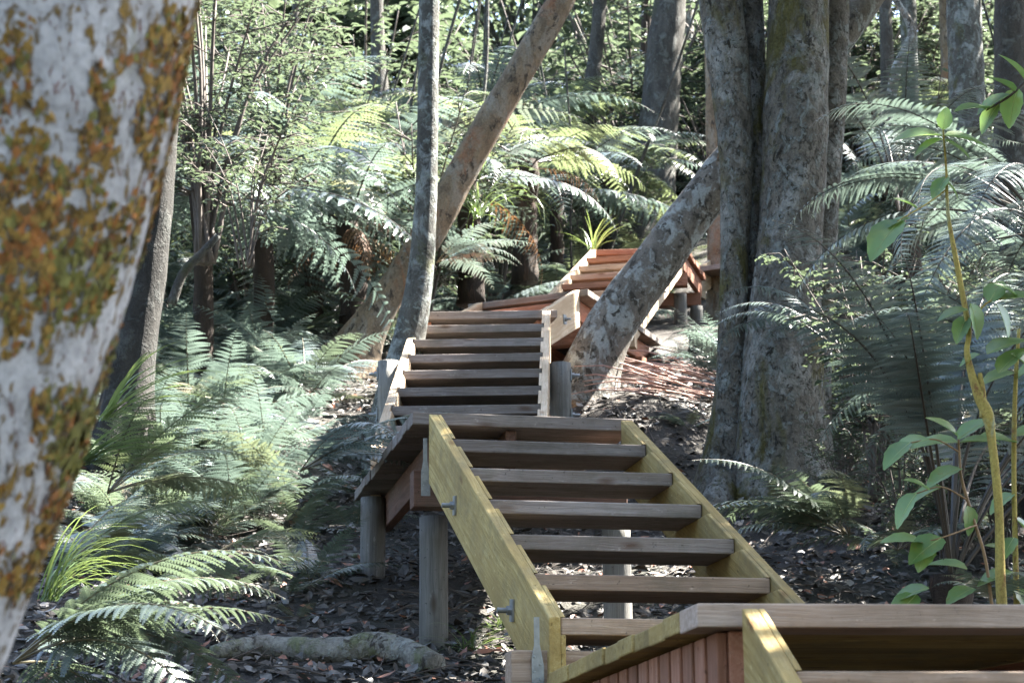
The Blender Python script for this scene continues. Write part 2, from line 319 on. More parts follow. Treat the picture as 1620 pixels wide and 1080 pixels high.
def landing(name, label, FL, FR, BR, BL, z, nb, m_deck, m_joist, posts, bearers, front_ext=(0, 0), joist_h=.15, inset=.1, post_r=.058, m_front=None, skirt=False, rinset=None):
    """corners in world xy; the deck boards run parallel to the front edge"""
    org = Vector((FL[0], FL[1], z)); xd = (Vector((FR[0], FR[1], 0)) - Vector((FL[0], FL[1], 0))); az = math.atan2(xd.y, xd.x)
    e = empty(name, org, az, label, 'landing'); ri = Matrix.Rotation(-az, 3, 'Z')
    L = [ri @ (Vector((p[0], p[1], 0)) - Vector((org.x, org.y, 0))) for p in (FL, FR, BR, BL)]
    for i in range(nb):
        t0, t1 = i/nb, (i+1)/nb
        a, b = lerp(L[0], L[3], t0), lerp(L[1], L[2], t0); c2, d = lerp(L[1], L[2], t1), lerp(L[0], L[3], t1)
        g = Vector((0, .004, 0)); j0, j1 = random.uniform(-.006, .006), random.uniform(-.006, .006)
        ctr = (a+b+c2+d)/4; th = TT - (0 if i == 0 else .004) + random.uniform(-.002, .002)
        pl = [(p.x-ctr.x, p.y-ctr.y) for p in (a+Vector((j0,0,0)), b+Vector((j1,0,0)), c2-g+Vector((j1,0,0)), d-g+Vector((j0,0,0)))]
        mb = MB(); mb.prism(pl, 2, -th, 0 if i == 0 else random.uniform(-.003, 0))
        bevel(link('deck_board', mb.mesh('deck_board', m_front if (i == 0 and m_front) else m_deck), e, ctr))
    zt = -TT - .004
    for s in (0, 1):
        a, b = (L[0], L[3]) if s == 0 else (L[1], L[2]); sx = 1 if s == 0 else -1
        off = Vector((sx*(inset if s == 0 or rinset is None else rinset), 0, 0)); p, q = lerp(a, b, .03)+off, lerp(a, b, .97)+off
        mb = MB(); d = (q-p).normalized(); nn = Vector((-d.y, d.x, 0))*.0225
        ln = (q-p).length; mb.box(0, ln, -.0225, .0225, -joist_h, 0)
        o = link('joist', mb.mesh('joist', m_joist), e, (p.x, p.y, zt), (0, 0, math.atan2(d.y, d.x))); bevel(o)
        if skirt and s == 0:
            n = int(ln/.105)
            for i in range(n):
                q2 = p + d*(.05 + i*.105) - Vector((.036, 0, 0))
                mb = MB(); mb.box(-.18, .0, -.04, .04, -.012, .012)
                o2 = link('skirt_board', mb.mesh('skirt_board', m_joist), e, (q2.x, q2.y, zt-.002), (0, 0, 0))
                o2.rotation_euler = Euler((0, -math.pi/2, 0)); o2.rotation_euler.rotate(Euler((0, 0, math.atan2(d.y, d.x)-math.pi/2))); bevel(o2)
    zb = zt - joist_h - .003
    for (t, x0, x1, h) in bearers:                        # t along the depth; x0, x1 from the left / right edge
        a, b = lerp(L[0], L[3], t), lerp(L[1], L[2], t)
        board('bearer', e, a.x+x0, b.x+x1, a.y-.05, a.y+.05, zb-h, zb, m_joist)
    for (wx, wy, dz) in posts:
        p = ri @ (Vector((wx, wy, 0)) - Vector((org.x, org.y, 0))); gz = G(wx, wy) - z - .25; topz = zb - .151 + dz
        mb = MB(); n = 8; pts = [(0, -(topz-gz)*.0, 0)]
        pts = [(0, 0, (gz-topz)*(1-i/n)) for i in range(n+1)]
        mb.tube([Vector(q) for q in pts], [post_r*(1.03-.03*i/n) for i in range(n+1)], 28, wob=.02, seed=wx*9, freq=6)
        mb.v = [(-q[2], q[1], q[0]) for q in mb.v]        # grain axis x
        o = link('post', mb.mesh('post', M_post, True), e, (p.x, p.y, topz)); o.rotation_euler = (0, math.pi/2, 0)
        o.rotation_euler = Matrix(((0,0,1),(0,1,0),(-1,0,0))).to_euler()
    return e, L
def fdir(az): return Vector((-math.sin(az), math.cos(az), 0)), Vector((math.cos(az), math.sin(az), 0))
AZA, AZB, AZZ = .1978, -.0266, .0967
A0 = Vector((.5805, 6.1175, .5600)); B0 = Vector((-.2468, 10.6113, 2.1700)); P0C = Vector((.3964, 4.7247, .5726))
ZP0 = .5726
AZC, AZD, AZE = -R(25), -R(13), -R(28)
def build_stairs():
    # nearest flight, cut by the frame
    d, r = fdir(AZZ); zc = P0C + r*(.085+.05+WID/2)
    base = zc - d*RUN*12; base.z = ZP0 - 12*RISE
    flight('stair_flight', 'nearest flight of yellow pine stairs, only its top corner showing at the bottom right edge', base, AZZ, 1, 11, M_yellow, M_tread2, 12*RUN-.036, [(.93, .45)])
    # landing in front of the middle flight
    dA, rA = fdir(AZA)
    BL = at_z(873, 1071, ZP0); dirl = (BL - P0C); BL = P0C + dirl*((5.98-P0C.y)/dirl.y)*1.0
    fr = P0C + r*1.25
    BR = A0 + dA*(RUN-.03) + rA*(WID/2+.16)
    landing('stair_landing', 'nearest timber landing, its long tan front board running off the right edge', P0C, fr, BR, A0 + dA*(RUN-.03) - rA*(WID/2+.07), ZP0, 11, M_yellow, M_red,
            [(P0C.x+.22, P0C.y+.2, 0), (1.35, 5.0, 0), (.55, 6.2, 0), (1.0, 6.3, 0)], [(.12, .12, -.1, .15), (.9, .1, -.1, .15)], skirt=True, m_front=M_front)
    # middle flight
    def mt(k): return M_tread2 if k <= 2 else M_tread
    e = flight('stair_flight', 'middle flight of wide treads between mossy yellow stringers, bolts on its left side', A0, AZA, 1, 6, M_yellow, M_tread, 7*RUN-.036, [(.24, .62), (.72, .62)], mt, mouth=.16)
    P1Z = A0.z + 7*RISE
    bracket('bracket', e, -WID/2-.062, 7*RUN-.02, 7*RISE-.34, -1, .23); bracket('bracket', e, -WID/2-.082, RUN+.018, -.02, -1, .2)
    board('bearer', e, -WID/2-.157, WID/2+.157, RUN+.024, RUN+.12, -.075, .085, M_tread2)
    # upper landing under the second flight
    FL, FR = at_z(669.3, 651.1, P1Z), A0 + dA*7*RUN + rA*(WID/2+.065)
    BL = at_z(561, 777, P1Z); dB, rB = fdir(AZB)
    BR = B0 + dB*(-RUN-.02) + rB*(WID/2+.1); FL = A0 + dA*7*RUN - rA*(WID/2+.115)
    landing('stair_landing', 'weathered timber landing on round posts between the middle flight and the narrow grey flight', FL, FR, BR, BL, P1Z, 13, M_tread, M_redshade,
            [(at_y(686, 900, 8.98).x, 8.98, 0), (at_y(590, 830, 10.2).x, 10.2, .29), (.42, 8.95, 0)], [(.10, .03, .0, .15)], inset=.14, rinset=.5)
    # second flight
    P2Z = B0.z + 7*RISE
    def mb_(k): return M_tread
    e = flight('stair_flight', 'narrow grey flight seen straight on, pale dappled stringers, short round post on each side', B0, AZB, -1, 6, M_pale, M_tread, 7*RUN-.03, [(.3, .6), (.12, .6)], mb_)
    for sx, yy in ((-1, 1.35), (1, 1.6)):
        p = B0 + dB*yy + rB*sx*(WID/2+.112); top = at_y(880 if sx > 0 else 622, 575 if sx > 0 else 572, p.y).z
        gz = G(p.x, p.y)-.3; mb = MB(); n = 6
        mb.tube([(0, 0, (gz-top)*(1-i/n)) for i in range(n+1)], [.06]*(n+1), 28, wob=.02, seed=sx*3., freq=6); mb.v = [(-q[2], q[1], q[0]) for q in mb.v]
        lp = Matrix.Rotation(-AZB, 3, 'Z') @ (p - B0); o = link('post', mb.mesh('post', M_post, True), e, (lp.x, lp.y, top-B0.z)); o.rotation_euler = Matrix(((0,0,1),(0,1,0),(-1,0,0))).to_euler()
        for zz in (.07, .3): washer_bolt(o, 0, 0, 0, sx).matrix_basis = Matrix(((0,0,-1,zz),(0,1,0,0),(1,0,0,sx*.059),(0,0,0,1)))
    # landing at the top of the second flight and the short turning flight
    PT = B0 + dB*7*RUN; FL, FR = PT - rB*(WID/2+.075), PT + rB*(WID/2+.095)
    dC, rC = fdir(AZC); P3Z = P2Z + 4*RISE
    cFR = at_y(929, 457, 15.45); P3Z = cFR.z; cFR = Vector((cFR.x, cFR.y, P3Z)); cm = cFR - rC*(WID/2+.11)
    cbase = cm - dC*RUN*4; cbase.z = P3Z - 4*RISE
    landing('stair_landing', 'half hidden landing at the head of the narrow grey flight', FL, FR, (cbase + dC*.33 + rC*(WID/2+.05)), (cbase + dC*.33 - rC*(WID/2+.05)), P2Z, 7, M_tread, M_red,
            [(FL.x+.1, FL.y+.2, 0), (FR.x-.12, FR.y+.2, 0)], [(.15, .05, -.05, .12)], inset=.1)
    flight('stair_flight', 'short reddish flight turning right, mostly hidden, its right stringer brightly sunlit', cbase, AZC, 1, 3, M_pale, M_red, 4*RUN-.004, [(.75, .55)], None, mouth=.02, right_mat=M_pale)  # pale pine on the right stringer puts part of the sunlight in its colour
    # third landing and flight
    dD, rD = fdir(AZD); cBR = at_z(1048, 538, P3Z); cFL = cm - rC*(WID/2+.12)
    bb = cBR - rC*(WID+.22)
    landing('stair_landing', 'red tinted landing on square braced posts behind the leaning lichened trunk', cFL, cFR, cBR, bb, P3Z, 12, M_tread, M_red,
            [(cFR.x+.12, cFR.y+.2, 0), (cBR.x-.16, cBR.y-.25, 0), (cFL.x+.1, cFL.y+.3, 0)], [(.12, .02, -.02, .15), (.8, .02, -.04, .15)], inset=.12, m_front=M_tread)
    dtop = at_y(932.5, 395.3, 19.1); dm = Vector((dtop.x, dtop.y, 0)) + rD*(WID/2+.06); D7 = dtop.z
    dbase = dm - dD*RUN*7; dbase.z = D7 - 7*RISE
    flight('stair_flight', 'farther flight of orange brown treads half hidden behind the leaning lichened trunk', dbase, AZD, 0, 6, M_pale, M_red, 7*RUN-.004, [(.5, .6)], lambda k: M_tread2 if k % 3 else M_red, mouth=.03, right_mat=M_pale)
    # top landing and the last flight to the right
    fl = dm + dD*7*RUN*0 - rD*(WID/2+.07); frr = at_z(1087, 391, D7); brr = at_z(1117, 437, D7)
    landing('stair_landing', 'small red landing seen from below where the farthest flight begins', fl, frr, brr, fl + (brr-frr)*1.0, D7, 9, M_red, M_red,
            [(frr.x-.05, frr.y+.3, 0), (brr.x-.12, brr.y-.25, 0)], [(.15, .05, -.03, .12), (.85, .05, -.03, .12)], inset=.06)
    dE, rE = fdir(AZE); e0 = at_y(1080, 408, 20.0); eb = Vector((e0.x, e0.y, 0)) + rE*(WID/2+.03); eb.z = D7
    flight('stair_flight', 'farthest flight, a few dark treads between the sunlit landing and the orange trunk', eb, AZE, 1, 4, M_pale, M_tread, 5*RUN-.004, [], mouth=.03)
build_stairs()
#@@VEG
# ------------------------------------------------------------------ gaps in the canopy through which the sun reaches the photo's bright patches
GAPS = [(at_y(x, y, d), r) for x, y, d, r in [
    (900, 505, 14.9, .9), (300, 620, 11.5, .7), (250, 760, 9.8, .5), (450, 700, 11.0, .4), (1450, 230, 10.2, .9), (1420, 420, 10.2, .5), (1055, 450, 17.8, .8), (632, 600, 11.3, .22), (862, 560, 11.8, .15), (600, 400, 16, .7), (720, 385, 15, .5),
    (360, 470, 13, 1.1), (430, 590, 11.5, .8), (330, 430, 13.5, .4), (480, 790, 10.4, .35), (190, 950, 6.7, .45), (110, 1060, 6.3, .4), (1090, 485, 13.6, .45),
    (1060, 610, 13.4, .8), (1075, 680, 12.6, .3), (935, 375, 19.4, .4), (330, 200, 15.5, 1.2), (450, 120, 16, 1.0), (850, 240, 19, 1.3),
    (620, 200, 19, 1.4), (960, 620, 13.8, .25), (690, 760, 8.7, .08), (790, 840, 7.6, .05), (1025, 700, 7.7, .05)]]
AXIS = [(.9, 4), (.58, 6.1), (.07, 8.7), (-.25, 10.6), (-.18, 13.2), (0, 14), (.3, 15.4), (.7, 17), (1.2, 19.2), (1.7, 20.6), (3.0, 23)]
def axis_dist(x, y):
    best = 9
    for (a, b), (c, d) in zip(AXIS, AXIS[1:]):
        t = max(0, min(1, ((x-a)*(c-a)+(y-b)*(d-b))/((c-a)**2+(d-b)**2))); best = min(best, math.hypot(x-a-t*(c-a), y-b-t*(d-b)))
    return best
def in_gap(p):
    q = p - SUN*((p.z - 1.3 - .35*max(0, p.y-9))/SUN.z); covered = axis_dist(q.x, q.y) < (2.4 if q.x > .2 else 1.2) and q.y < 12.5
    if covered: pass
    elif noise.noise((p - SUN*p.z/SUN.z)*.95) > (.18 if q.y < 15 else .30) or noise.noise((p - SUN*p.z/SUN.z)*2.6 + Vector((9, 3, 1))) > .33: return True
    for c, r in GAPS:
        v = p - c; a = v.dot(SUN)
        if a > .6 and (v - SUN*a).length < r*1.3*(1+.2*math.sin(p.x*5+p.z*3)): return True
    return False

# ------------------------------------------------------------------ leaf and frond meshes
def add_leaf(mb, p, d, up, ln, wd, m=0, fold=.25, curl=.2):
    d = d.normalized(); sx = d.cross(up)
    if sx.length < 1e-4: sx = d.orthogonal()
    sx.normalize(); n = sx.cross(d)
    b = p; c1 = p + d*ln*.35 + n*ln*.03; c2 = p + d*ln*.7 - n*ln*curl*.25; t = p + d*ln - n*ln*curl*.7
    vs = [b, c1, c2, t]
    for s in (1, -1): vs += [c1 + sx*s*wd*.5 + n*wd*fold, c2 + sx*s*wd*.42 + n*wd*fold*.8]
    mb.add(vs, [(0, 1, 4), (1, 2, 5, 4), (2, 3, 5), (0, 6, 1), (1, 6, 7, 2), (2, 7, 3)], m)
def frond_mesh(name, L, pairs, pw, droop, stipe, m, mats, seed, ang=66, pd=.25, hw=.15, side=0.0, kink=0.0, stalk=.0045):
    rg = random.Random(seed); mb = MB(); n = 26; P = [Vector((0, 0, 0))]; T = []
    for i in range(n):
        s = i/n; th = -droop*s**1.5; ph = side*s*s
        t = Vector((math.cos(th)*math.cos(ph), math.cos(th)*math.sin(ph), math.sin(th))); T.append(t); P.append(P[-1] + t*(L/n))
    T.append(T[-1])
    mb.tube(P, [L*stalk*(1.15-i/n) for i in range(n+1)], 5, 1)
    def at(s):
        x = min(s*n, n-.001); i = int(x); return P[i].lerp(P[i+1], x-i), T[i]
    for i in range(pairs):
        t = (i+.5)/pairs; s = stipe + (1-stipe)*t; p, tg = at(s); Y = Vector((0, 1, 0)); Y = (Y - tg*Y.dot(tg)).normalized(); up = tg.cross(Y)
        prof = (1-t)**.72*min(1, .5+t*2.6); ln0 = pw*prof
        for sd in (1, -1):
            if rg.random() < .03: continue
            ln = ln0*rg.uniform(.84, 1.08)*(rg.uniform(.3, .7) if rg.random() < .06 else 1); a = R(ang + rg.uniform(-6, 6) - 14*t); d = tg*math.cos(a) + Y*sd*math.sin(a) + up*rg.uniform(-.1, .06)
            q = up.cross(d).normalized(); k = max(2, int(m*(.45+.55*prof))); p0 = p + tg*rg.uniform(-.006, .006)*L
            pos = lambda v: p0 + d*(ln*v) - up*(pd*ln*v*v)
            for j in range(k):
                v = (j+.35)/k; c0, c1 = pos(max(0, v-.5/k)), pos(min(1, v+.5/k)); w = ln*hw*(1-v)**.6*(1.0 if m > 4 else 1.15)
                for s2 in (1, -1):
                    o = q*s2*w + d*w*.45 - up*w*.22
                    mb.add([c0, c1, c1 + o*.93 - d*w*.22, c0.lerp(c1, .5) + o*1.03 - d*w*.2], [(0, 1, 2, 3) if s2 > 0 else (3, 2, 1, 0)], 0)
    me = mb.mesh(name, mats, False); return me
FR = {}
def fronds(kind):
    if kind in FR: return FR[kind]
    o = []
    if kind == 'near': o = [frond_mesh('frond', 1, 27, .24, dr, .16, 18, [M_fern, M_rach], i, 68, .3, .135, sd) for i, (dr, sd) in enumerate([(1.1, .2), (1.5, -.25), (.85, .1), (1.25, -.1)])]
    if kind == 'mid': o = [frond_mesh('frond', 1, 24, .25, dr, .14, 13, [M_fern, M_rach], 10+i, 68, .25, .14, sd) for i, (dr, sd) in enumerate([(1.1, .2), (1.55, -.25), (.8, .1), (1.3, 0)])]
    if kind == 'pale': o = [frond_mesh('frond', 1, 24, .25, dr, .14, 13, [M_fernb, M_rach], 20+i, 68, .25, .14, sd) for i, (dr, sd) in enumerate([(1.0, .2), (1.45, -.25), (.8, .1), (1.2, 0)])]
    if kind == 'yellow': o = [frond_mesh('frond', 1, 24, .23, dr, .14, 13, [M_ferny, M_rach], 30+i, 66, .2, .14, sd) for i, (dr, sd) in enumerate([(1.0, .2), (1.35, -.25), (.8, .1)])]
    if kind == 'dead': o = [frond_mesh('frond', 1, 22, .17, dr, .14, 8, [M_fernd, M_fernd], 40+i, 52, 1.0, .10, sd) for i, (dr, sd) in enumerate([(1.7, .3), (2.1, -.4), (1.5, .5)])]
    if kind == 'tree': o = [frond_mesh('frond', 1, 36, .15, dr, .34, 22, [M_fernb, M_rachd], 50+i, 76, .30, .105, sd, stalk=.0045) for i, (dr, sd) in enumerate([(1.7, .12), (2.0, -.15), (1.5, .05), (1.85, -.05)])]
    if kind == 'treefar': o = [frond_mesh('frond', 1, 26, .21, dr, .16, 12, [M_fernb, M_rachd], 60+i, 78, .3, .125, sd, stalk=.005) for i, (dr, sd) in enumerate([(1.3, .12), (1.6, -.15), (1.15, .05), (1.45, -.05)])]
    if kind == 'treegreen': o = [frond_mesh('frond', 1, 26, .22, dr, .16, 12, [M_ferny, M_rachd], 70+i, 76, .3, .125, sd, stalk=.005) for i, (dr, sd) in enumerate([(1.3, .12), (1.6, -.15), (1.2, .05)])]
    FR[kind] = o; return o
def fern(label, loc, L, kind='mid', n=8, elev=(25, 65), az=None, group=None, seed=0, name='fern', trunk=None, cat='fern', dead=0, lift=0.0):
    rg = random.Random(seed*13+5); e = empty(name, loc, 0, label, cat, group); top = Vector((0, 0, lift))
    if trunk:
        mb = MB(); h, r0 = trunk; lx, ly = rg.uniform(-.08, .08)*h, rg.uniform(-.05, .05)*h; top = Vector((lx, ly, h)); k = 10
        mb.tube([(lx*(i/k)**2, ly*(i/k)**2, -.3 + (h+.33)*i/k) for i in range(k+1)], [r0*(1.25-.3*i/k) for i in range(k+1)], 14, wob=.35, seed=seed, freq=9)
        link('trunk', mb.mesh('trunk', B_fibre, True), e)
    M = fronds(kind)
    for i in range(n):
        a = (rg.uniform(az[0], az[1]) if az else 360*(i+rg.uniform(-.3, .3))/n); el = rg.uniform(*elev); sc = L*rg.uniform(.72, 1.1)
        link('frond', M[(i+seed) % len(M)], e, top, (R(rg.uniform(-22, 22)), -R(el), R(a)), sc)
    for i in range(dead):
        D = fronds('dead'); link('dead_frond', D[i % 3], e, top - Vector((0, 0, .05)), (R(rg.uniform(-40, 40)), -R(rg.uniform(-25, 15)), R(rg.uniform(0, 360))), L*rg.uniform(.5, .8))
    return e

# ------------------------------------------------------------------ barks
B_near = bark('lichen_covered_bark', (.52,.515,.525), (.36,.355,.36), [(55, .54, .6, (.22,.14,.04), .5), (9, .60, .70, (.25,.27,.20), .5), (70, .60, .66, (.25,.12,.10), .4), (18, .60, .66, (.17,.15,.12), .4)], .9, 2.5, .008)
B_grey = bark('grey_lichened_bark', (.095,.094,.083), (.04,.038,.033), [(9, .5, .6, (.24,.26,.25), .7), (22, .54, .62, (.20,.23,.21), .8), (3.2, .56, .68, (.08,.085,.03), .5), (14, .62, .68, (.03,.028,.022), .6)], 1.2, 2.0, .016)
B_big = bark('crusty_lichened_bark', (.145,.132,.11), (.055,.05,.04), [(5, .5, .60, (.27,.27,.25), .6), (16, .52, .60, (.20,.215,.20), .7), (34, .56, .62, (.06,.055,.043), .8), (2.6, .52, .62, (.10,.09,.03), .5), (9, .62, .67, (.03,.027,.02), .5)], 1.4, 1.6, .03)
B_lean = bark('patchy_lean_bark', (.165,.15,.13), (.085,.075,.06), [(8, .5, .57, (.30,.32,.31), .8), (17, .55, .61, (.05,.046,.038), .7), (4, .60, .7, (.24,.14,.07), .6), (24, .58, .64, (.33,.34,.33), .8)], 1.4, 1.6, .014)
B_orange = bark('ochre_bark', (.20,.155,.105), (.10,.075,.05), [(6, .50, .60, (.23,.205,.165), .5), (13, .55, .62, (.055,.045,.035), .6), (3, .55, .66, (.24,.12,.065), .5), (30, .58, .64, (.25,.20,.14), .5)], 1.2, 2.0, .014)
B_dark = bark('dark_bark', (.068,.063,.054), (.028,.026,.022), [(7, .54, .62, (.12,.125,.112), .6), (18, .55, .62, (.10,.105,.095), .7), (4, .6, .7, (.06,.065,.03), .5)], 1.2, 3.0, .02)
B_darkshade = bark('dark_bark_shaded', (.034,.032,.028), (.015,.014,.012), [(7, .54, .62, (.06,.062,.056), .6), (18, .55, .62, (.05,.052,.048), .7)], 1.2, 3.0, .02)  # darkened copy of the dark bark, standing in for shade on the left trunk
B_fibre = bark('fibrous_trunk', (.042,.03,.022), (.016,.012,.009), [(16, .55, .65, (.075,.045,.03), .25)], 2.0, 4.0, .02)
B_yellow = bark('yellow_stem', (.38,.31,.09), (.27,.20,.06), [(30, .56, .64, (.22,.12,.05), .5), (12, .58, .7, (.33,.35,.22), .5)], 2.0, 3.0, .003)
B_log = bark('mossy_log', (.25,.24,.21), (.12,.11,.095), [(7, .52, .62, (.15,.16,.09), .8), (14, .55, .63, (.32,.33,.30), .8), (24, .57, .64, (.07,.06,.05), .6)], 1.2, 1.0, .02)
B_twig = plain('twig_bark', (.075,.06,.05), .8)
B_stalk = plain('dead_stalk', (.40,.24,.19), .55, 0, 9, .45)

# ------------------------------------------------------------------ trees
def stem_pts(px, d, dtop=None):
    """rows of (photo x, photo y, photo width) to rows of (x, y, z, radius), standing at distance d"""
    out = []
    for i, (a, b, wd) in enumerate(px):
        dd = d if dtop is None else lerp(d, dtop, i/(len(px)-1))
        p = at_y(a, b, dd); out.append((p.x, p.y, p.z, wd/2*px_size(p)))
    return out
def crown_mesh(c, rad, nleaf, size, seed, feet, mat=None, gap=True, clumps=36):
    rg = random.Random(seed); mb = MB(); cl = []; clumps = max(clumps, nleaf//100)
    while len(cl) < clumps:
        v = Vector((rg.uniform(-1, 1), rg.uniform(-1, 1), rg.uniform(-1, 1)))
        if .25 < v.length < 1: cl.append(c + Vector((v.x*rad[0], v.y*rad[1], v.z*rad[2])))
    for i, q in enumerate(cl[::2]):
        f = feet[i % len(feet)]; mid = f.lerp(q, .5) + Vector((0, 0, .12*(q-f).length)); pts = spline([f, mid, q], 4)
        r0 = .05*min(1.5, (q-f).length/3); mb.tube(pts, [r0*(1-.85*k/(len(pts)-1)) for k in range(len(pts))], 6, 1)
    cr = min(rad)*.42
    for i in range(nleaf):
        q = cl[rg.randrange(clumps)]; v = Vector((rg.gauss(0, .5), rg.gauss(0, .5), rg.gauss(0, .3)))*cr; p = q + v
        if gap and in_gap(p): continue
        d = Vector((rg.uniform(-1, 1), rg.uniform(-1, 1), rg.uniform(-.7, .25))); add_leaf(mb, p, d, Vector((rg.uniform(-.5, .5), rg.uniform(-.5, .5), 1)), size*rg.uniform(.7, 1.3), size*.5, 0)
    return mb.mesh('crown', [mat or M_canopy, B_dark])
def resample(P, n, passes=4):
    P = np.array(P, float); L = np.concatenate([[0], np.cumsum(np.linalg.norm(np.diff(P[:, :3], axis=0), axis=1))]); t = np.linspace(0, L[-1], n)
    Q = np.stack([np.interp(t, L, P[:, k]) for k in range(P.shape[1])], 1)
    for _ in range(passes): Q[1:-1] = Q[1:-1]*.5 + (Q[:-2] + Q[2:])*.25
    return Q
def tree(label, stems, d, mat, crown=None, seg=26, wob=.10, name='tree', dtop=None, lift=2.5, seed=1, cat='tree', remesh=0, roots=(), group=None, below=.5, flare=(.2, .5), dk=None):
    rows = [np.array(stem_pts(s, d + (dk[k] if dk else 0), dtop)) for k, s in enumerate(stems)]
    base = Vector(rows[0][0][:3]); mb = MB(); feet = []
    for k, rw in enumerate(rows):
        dn = rw[0].copy(); dn[2] -= below; dn[3] *= 1.25
        up = rw[-1] + (rw[-1]-rw[-2])/np.linalg.norm((rw[-1]-rw[-2])[:3])*lift; up[3] = rw[-1][3]*.75
        sp = resample(np.vstack([dn, rw, up]), 80); sp[:, :3] -= np.array(base)
        mb.tube(sp[:, :3], sp[:, 3], seg, wob=wob, seed=seed+k*7.7, freq=3.2, flare=(int(flare[0]*80), flare[1])); feet.append(Vector(sp[-1][:3]))
    for pts in roots:
        sp = spline([[*(at_y(a, b, dd) - base), wd/2*px_size(at_y(a, b, dd))] for a, b, dd, wd in pts], 6); mb.tube(sp[:, :3], sp[:, 3], 12, wob=.15, seed=seed, freq=5)
    e = empty(name, base, 0, label, cat, group); o = link('trunk', mb.mesh('trunk', mat, True), e)
    if remesh:
        m = o.modifiers.new('r', 'REMESH'); m.mode = 'VOXEL'; m.voxel_size = remesh; m.use_smooth_shade = True
        s = o.modifiers.new('s', 'SMOOTH'); s.factor = .5; s.iterations = 6
        tx = bpy.data.textures.new('bark_lumps', 'CLOUDS'); tx.noise_scale = .09; tx.noise_depth = 3
        dm = o.modifiers.new('d', 'DISPLACE'); dm.texture = tx; dm.strength = .03; dm.mid_level = .5
    if crown:
        c, rad, nl, sz = crown; cc = Vector(c) - base
        ws = Vector(base); GL = [(g, r) for g, r in GAPS]
        global in_gap; old = in_gap; in_gap = lambda p: old(p + ws)
        link('crown', crown_mesh(cc, rad, nl, sz, seed, feet), e); in_gap = old
    return e
